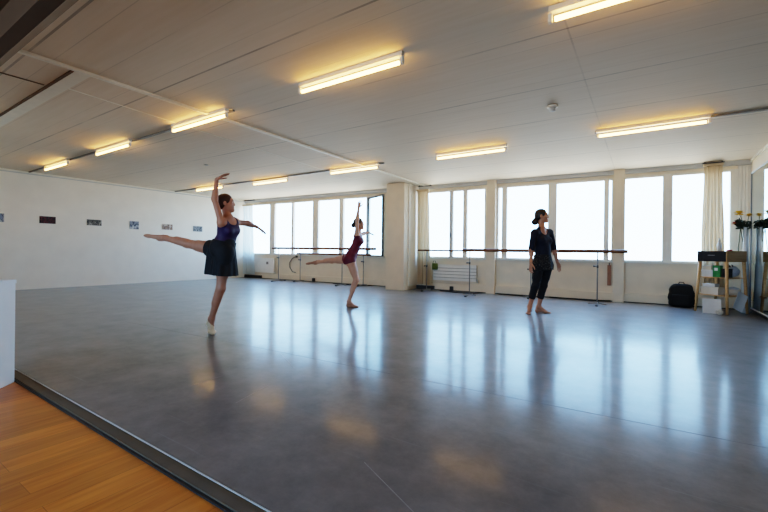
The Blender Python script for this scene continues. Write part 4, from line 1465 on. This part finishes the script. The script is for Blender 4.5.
    cut.ell(neck + f * 0.075 - V3(0, 0, 0.012), (wl, f, V3(0, 0, 1)), (0.092, 0.105, 0.075), 0.0)
    cut.cap(neck + V3(0, 0, 0.012), hc, 0.066, 0.10, 0.0); cut.ell(hc + hf * 0.04, np.eye(3), (0.165,) * 3, 0.0)
    T.minus(cut); T.half(J(543, 258.5), V3(0, 0, -1))
    T.obj('top', M['cloth_navy'], body)
    # short wrap skirt
    Sk = F.like()
    Sk.ecap(J(542.4, 254.5), J(543.0, 269.8), wl, 0.155, 0.175, 0.125, 0.155, 0.0, flat=True, folds=(9, 0.03))
    inn = F.like(); inn.ecap(J(543.4, 263), J(543.8, 273), wl, 0.135, 0.162, 0.10, 0.133, 0.0, flat=True)
    hug = F.like(); hug.ecap(J(543, 254.5), J(543.6, 269.8), wl, 0.24, 0.24, 0.20, 0.20, 0.0, flat=True)
    arms = F.like()
    for a_, b_ in ((Re, Rw), (Rw, Rt), (Le, Lw), (Lw, Lt)): arms.cap(a_, b_, 0.06, 0.06, 0.0)
    G2 = F.copy().grow(0.016).clip(hug).minus(arms)
    Sk.f = np.minimum(Sk.f, G2.f)
    inn.half(J(543, 266), V3(0, 0, 1))
    Sk.minus(inn)
    Sk.f = np.maximum(Sk.f, -(F.f - 0.001)) if False else Sk.f
    Sk.obj('skirt', M['cloth_speckled'], body)
    tag(body, 'dark-haired woman standing barefoot in navy top, speckled short skirt and black leggings', 'person', 'dancers in the studio')
    return body


def raised_dancer(cfg):
    G = Figure(cfg['foot'], cfg['dep'], 1.0); J, JZ = G.J, G.JZ
    s = cfg['s']; f = nrm(V3(*cfg['f'])); wl = V3(-f[1], f[0], 0)
    pel, waist, chest, neck = [J(*p) for p in cfg['spine']]
    Rs, Re, Rw, Rt = [J(*p) for p in cfg['rarm']]
    Ls, Le, Lw, Lt = [J(*p) for p in cfg['larm']]
    Rh, Rk, Ra = [J(*p) for p in cfg['rleg']]          # standing leg
    Lh, Lk, La, Lt2 = [J(*p) for p in cfg['lleg']]     # raised leg
    heel, ball, toe = [JZ(*p) for p in cfg['footz']]
    hc = J(*cfg['head'])
    hf = nrm(V3(*cfg['hf']))
    lo, hi = bounds([pel, hc, Rt, Lt, toe, heel, Lt2, La, Rw, Lw], 0.2); lo[2] = -0.03
    F = Field(lo, hi, VS)
    torso(F, pel, waist, chest, neck, Ls, Rs, Lh, Rh, wl, f, s, cfg.get('bust', 0.75))
    leg(F, Rh, Rk, Ra, s); calf(F, Rk, Ra, -f, s)
    leg(F, Lh, Lk, La, s); calf(F, Lk, La, V3(0, 0, 1) * cfg.get('calfup', 1), s)
    foot(F, Ra, heel, ball, toe, np.cross(V3(0, 0, 1), nrm((toe - heel) * V3(1, 1, 0))), s * 0.97, toes=cfg.get('toes', False))
    t = nrm(Lt2 - La); L_ = np.linalg.norm(Lt2 - La)
    w_ = np.cross(t, V3(0, 0, 1))
    F.cap(La - V3(0, 0, -0.0), La + t * L_ * 0.3 - V3(0, 0, 0.012), 0.033 * s, 0.030 * s, 0.02)
    F.cap(La - t * 0.01 + V3(0, 0, 0.018), La + t * 0.02 + V3(0, 0, 0.02), 0.024 * s, 0.022 * s, 0.02)
    F.ecap(La + t * L_ * 0.2, Lt2 - t * 0.03, w_, 0.032 * s, 0.030 * s, 0.030 * s, 0.014 * s, 0.02)
    F.ecap(Lt2 - t * 0.05, Lt2, w_, 0.032 * s, 0.018 * s, 0.016 * s, 0.011 * s, 0.02)
    arm(F, Rs, Re, Rw, s * 0.9); arm(F, Ls, Le, Lw, s * 0.9)
    hand(F, Rw, Rt, V3(*cfg['rn']), V3(*cfg['rt']), s * 0.92, cfg.get('rc', 0.3)); hand(F, Lw, Lt, V3(*cfg['ln']), V3(*cfg['lt']), s * 0.92, cfg.get('lc', 0.3))
    F.cap(neck - nrm(neck - chest) * 0.03, hc - V3(0, 0, 0.035) - hf * 0.012, 0.050 * s, 0.046 * s, 0.025)
    hs = cfg.get('hs', s)
    P, ax, spots = head(F, hc, hf, V3(*cfg.get('hu', (0, 0, 1))), hs)
    body = F.obj('person', mat_skin(cfg['skinname'], cfg['skin'], spots), None, G.loc, YAW)
    H = F.like(); hair_cap(F, H, P, ax, hs)
    hair = H.obj('hair', M[cfg['hair']], body)
    K = F.like(); bc = J(*cfg['bun'])
    K.ell(bc, ax, (0.042, 0.040, 0.042), 0); K.cap(bc, P(0, -0.075, 0.0), 0.026, 0.03, 0.03)
    K.obj('hair_bun', M[cfg['hair']], hair)
    # leotard: the body's own surface, grown a little and cut at legs, arms, neck and low back
    R = F.like()
    R.ecap(pel - nrm(waist - pel) * 0.02, waist, wl, 0.30, 0.26, 0.24, 0.22, 0.0)
    R.ecap(waist, chest + nrm(neck - chest) * 0.05, wl, 0.26, 0.30, 0.22, 0.22, 0.0)
    L = F.copy().grow(0.006).clip(R)
    cut = F.like()
    for h_, k_, st in ((Rh, Rk, cfg.get('legcut', 0.10)), (Lh, Lk, cfg.get('legcut2', 0.10))):
        cut.ecap(h_ + (k_ - h_) * st, k_ + (k_ - h_) * 0.2, V3(1, 0, 0), 0.12, 0.12, 0.12, 0.12, 0.0, flat=True)
    for p, e, w__ in ((Rs, Re, Rw), (Ls, Le, Lw)):
        d_ = nrm(e - p)
        st = cfg.get('sleeve', 0.0)
        cut.ecap(p + d_ * st, e, V3(1, 0, 0) if abs(d_[0]) < 0.9 else V3(0, 1, 0), 0.068, 0.075, 0.068, 0.075, 0.0)
        cut.cap(e, w__, 0.07, 0.07, 0.0)
    up = nrm(neck - chest)
    cut.ell(neck + f * 0.05 + up * 0.01, (wl, f, up), (0.085, 0.10, 0.085), 0.0)
    cut.cap(neck, hc, 0.075, 0.12, 0.0)
    bk = cfg.get('backcut', (0.10, 0.10, 0.15))
    cut.ell(chest - f * 0.115 + up * 0.02, (wl, f, up), bk, 0.0)
    L.minus(cut)
    leo = L.obj('leotard', M[cfg['leotard']], body)
    # slippers
    if cfg.get('slipper'):
        for name_, a_, e_, mid in (('ballet_slipper', Ra, toe, ball), ('ballet_slipper', La, Lt2, None)):
            R = F.like()
            if mid is not None:
                R.cap(heel, ball, 0.062, 0.06, 0.0); R.cap(ball, toe, 0.06, 0.06, 0.0)
                c2 = F.like(); c2.cap(Ra + V3(0, 0, 0.02), Ra + (Rk - Ra) * 0.3, 0.06, 0.07, 0.0)
                c2.ell(Ra + (ball - Ra) * 0.45 + hf * 0.035, np.eye(3), (0.03,) * 3, 0)
                R.minus(c2)
            else:
                R.ecap(La + t * 0.03, Lt2 + t * 0.03, w_, 0.09, 0.09, 0.09, 0.09, 0.0, flat=True)
            F.copy().grow(0.005).clip(R).obj(name_, M[cfg['slipper'] if mid is not None else cfg.get('slipper2', cfg['slipper'])], body)
    if cfg.get('skirt'):
        Sk = F.like()
        kz = cfg['skirt']
        for (a_, b_, wa, wb, da, db, nf) in kz:
            Sk.ecap(J(*a_), J(*b_), V3(1, 0, 0), wa, wb, da, db, 0.03, flat=False, folds=(nf, 0.06))
        hug = F.like()
        hug.ecap(waist + (pel - waist) * 0.3, pel + (pel - waist) * 0.5 - V3(0, 0, 0.12), wl, 0.3, 0.3, 0.3, 0.3, 0.0, flat=True)
        off = F.like()
        off.ecap(Lh + (Lk - Lh) * 0.30, Lk, V3(0, 1, 0), 0.2, 0.2, 0.2, 0.2, 0.0, flat=True)
        off.cap(Le, Lw, 0.06, 0.06, 0.0); off.cap(Lw, Lt, 0.06, 0.06, 0.0)
        G2 = F.copy().grow(0.018).clip(hug).minus(off)
        Sk.f = np.minimum(Sk.f, G2.f)
        Sk.half(J(*cfg['hem']), V3(*cfg['hemn']))
        inn = F.like()
        for (a_, b_, wa, wb, da, db, nf) in kz:
            A_, B_ = J(*a_), J(*b_)
            inn.ecap(A_ + (B_ - A_) * 0.62, B_ + (B_ - A_) * 0.2, V3(1, 0, 0), wb * 0.7, wb * 0.95, db * 0.7, db * 0.93, 0.0)
        Sk.minus(inn)
        Sk.obj('skirt', M[cfg['skirtmat']], body)
    tag(body, cfg['label'], 'person', 'dancers in the studio')
    return body


M['hair_dark'] = mat('dark brown hair', (34, 25, 22), 0.5, 0.3, 60.0)
M['hair_brown'] = mat('reddish brown hair', (70, 40, 28), 0.5, 0.3, 60.0)
M['cloth_black'] = mat('black jersey', (16, 17, 24), 0.85, 0.2, 30.0)
M['cloth_navy'] = mat('navy black jersey', (20, 24, 42), 0.85, 0.2, 20.0, bump=0.3)
M['cloth_burgundy'] = mat('burgundy leotard cloth', (104, 22, 46), 0.6, 0.12, 20.0)
M['cloth_purple'] = mat('dark purple leotard cloth', (44, 20, 64), 0.6, 0.15, 20.0)
M['cloth_chiffon'] = mat('black chiffon', (17, 17, 20), 0.8, 0.25, 20.0)
M['slipper_cream'] = mat('cream slipper leather', (222, 196, 160), 0.6, 0.06, 30.0)
M['slipper_tan'] = mat('tan pink slipper canvas', (178, 128, 102), 0.65, 0.08, 30.0)


def mat_speckle():
    m, nt, b = newmat('black skirt cloth with pale speckles')
    tc = N(nt, 'ShaderNodeTexCoord')
    vo = N(nt, 'ShaderNodeTexVoronoi'); vo.inputs['Scale'].default_value = 46
    nt.links.new(tc.outputs['Object'], vo.inputs['Vector'])
    rp = N(nt, 'ShaderNodeValToRGB')
    rp.color_ramp.elements[0].position = 0.18; rp.color_ramp.elements[1].position = 0.34
    rp.color_ramp.elements[0].color = lin((98, 92, 88)); rp.color_ramp.elements[1].color = lin((24, 24, 28))
    nt.links.new(vo.outputs['Distance'], rp.inputs['Fac'])
    nt.links.new(rp.outputs[0], b.inputs['Base Color']); b.inputs['Roughness'].default_value = 0.85
    return m


M['cloth_speckled'] = mat_speckle()

MID = dict(
    foot=(352, 307.5), dep=6.95, s=0.93, f=(1.0, -0.05, 0), hf=(1.0, -0.05, 0.05), hs=0.9,
    spine=[(350.6, 257.2, 0), (354.6, 248.5, 0), (358.0, 240.6, 0), (358.4, 232.8, 0)],
    rarm=[(356.6, 235.0, -0.13), (357.2, 219.8, -0.15), (358.6, 207.8, -0.12), (359.9, 200.6, -0.10)],
    larm=[(359.4, 235.0, 0.13), (363.2, 233.8, 0.35), (368.0, 232.4, 0.48), (373.2, 234.6, 0.56)],
    rleg=[(350.6, 260.5, -0.07), (356.3, 280.0, -0.07), (348.9, 301.2, -0.04)],
    lleg=[(347.6, 258.8, 0.07), (332.0, 260.6, 0.26), (318.8, 262.0, 0.44), (306.6, 263.8, 0.52)],
    footz=[(348.0, 0.03, -0.02), (354.6, 0.022, -0.05), (357.8, 0.014, -0.06)],
    head=(358.9, 223.6, 0), bun=(353.4, 225.2, 0.0),
    bust=0.6, rn=(-0.3, -0.9, 0), rt=(1, -0.2, 0), ln=(0, 0, 1), lt=(0.6, -0.7, 0), rc=0.35, lc=0.3,
    skinname='fair skin of the burgundy dancer', skin=(206, 158, 132), hair='hair_dark', leotard='cloth_burgundy',
    legcut=0.12, legcut2=0.12, sleeve=0.035, slipper='slipper_tan', backcut=(0.12, 0.075, 0.14), calfup=1,
    label='girl in burgundy leotard balancing in arabesque in front of the far barre')

LEFT = dict(
    foot=(211.5, 333.0), dep=4.66, s=0.97, f=(0.90, -0.43, 0), hf=(0.95, 0.25, 0.08), hs=0.95,
    spine=[(222.5, 247.5, 0), (226.4, 238, 0), (228.8, 229.5, 0), (228.6, 219.5, 0)],
    rarm=[(221.4, 222.6, -0.13), (214.6, 199.6, -0.17), (216.8, 179.2, -0.14), (228.6, 172.6, -0.12)],
    larm=[(235.4, 222.2, 0.13), (247.2, 223.4, 0.30), (257.0, 227.0, 0.44), (264.5, 232.4, 0.52)],
    rleg=[(225.0, 252.0, -0.06), (220.8, 288.5, -0.06), (211.6, 318.6, -0.03)],
    lleg=[(217.0, 249.5, 0.07), (187.2, 243.6, 0.16), (166.0, 238.4, 0.22), (145.2, 235.6, 0.25)],
    footz=[(209.4, 0.115, -0.01), (212.2, 0.026, -0.05), (213.4, 0.016, -0.105)],
    head=(226.2, 203.0, 0), bun=(219.6, 199.4, 0.0),
    bust=0.62, ln=(0, 0, 1), lt=(0.6, -0.7, 0), rn=(-0.4, 0, 0.9), rt=(0.1, 1, 0), rc=0.25, lc=0.3,
    skinname='tanned skin of the purple dancer', skin=(178, 124, 98), hair='hair_brown', leotard='cloth_purple',
    legcut=0.10, legcut2=0.10, sleeve=0.01, slipper='slipper_cream', slipper2='slipper_tan', backcut=(0.13, 0.085, 0.15), calfup=1,
    skirt=[((224.8, 242.0, 0), (224.4, 279.0, 0), 0.115, 0.150, 0.115, 0.18, 10), ((213.0, 249.0, 0.05), (212.0, 281.0, 0.03), 0.06, 0.085, 0.09, 0.14, 7)],
    hem=(222, 275.0, 0), hemn=(-0.06, 0, -1), skirtmat='cloth_chiffon',
    label='dancer in purple leotard and black chiffon skirt holding one leg high behind her')

standing_woman()
raised_dancer(MID)
raised_dancer(LEFT)
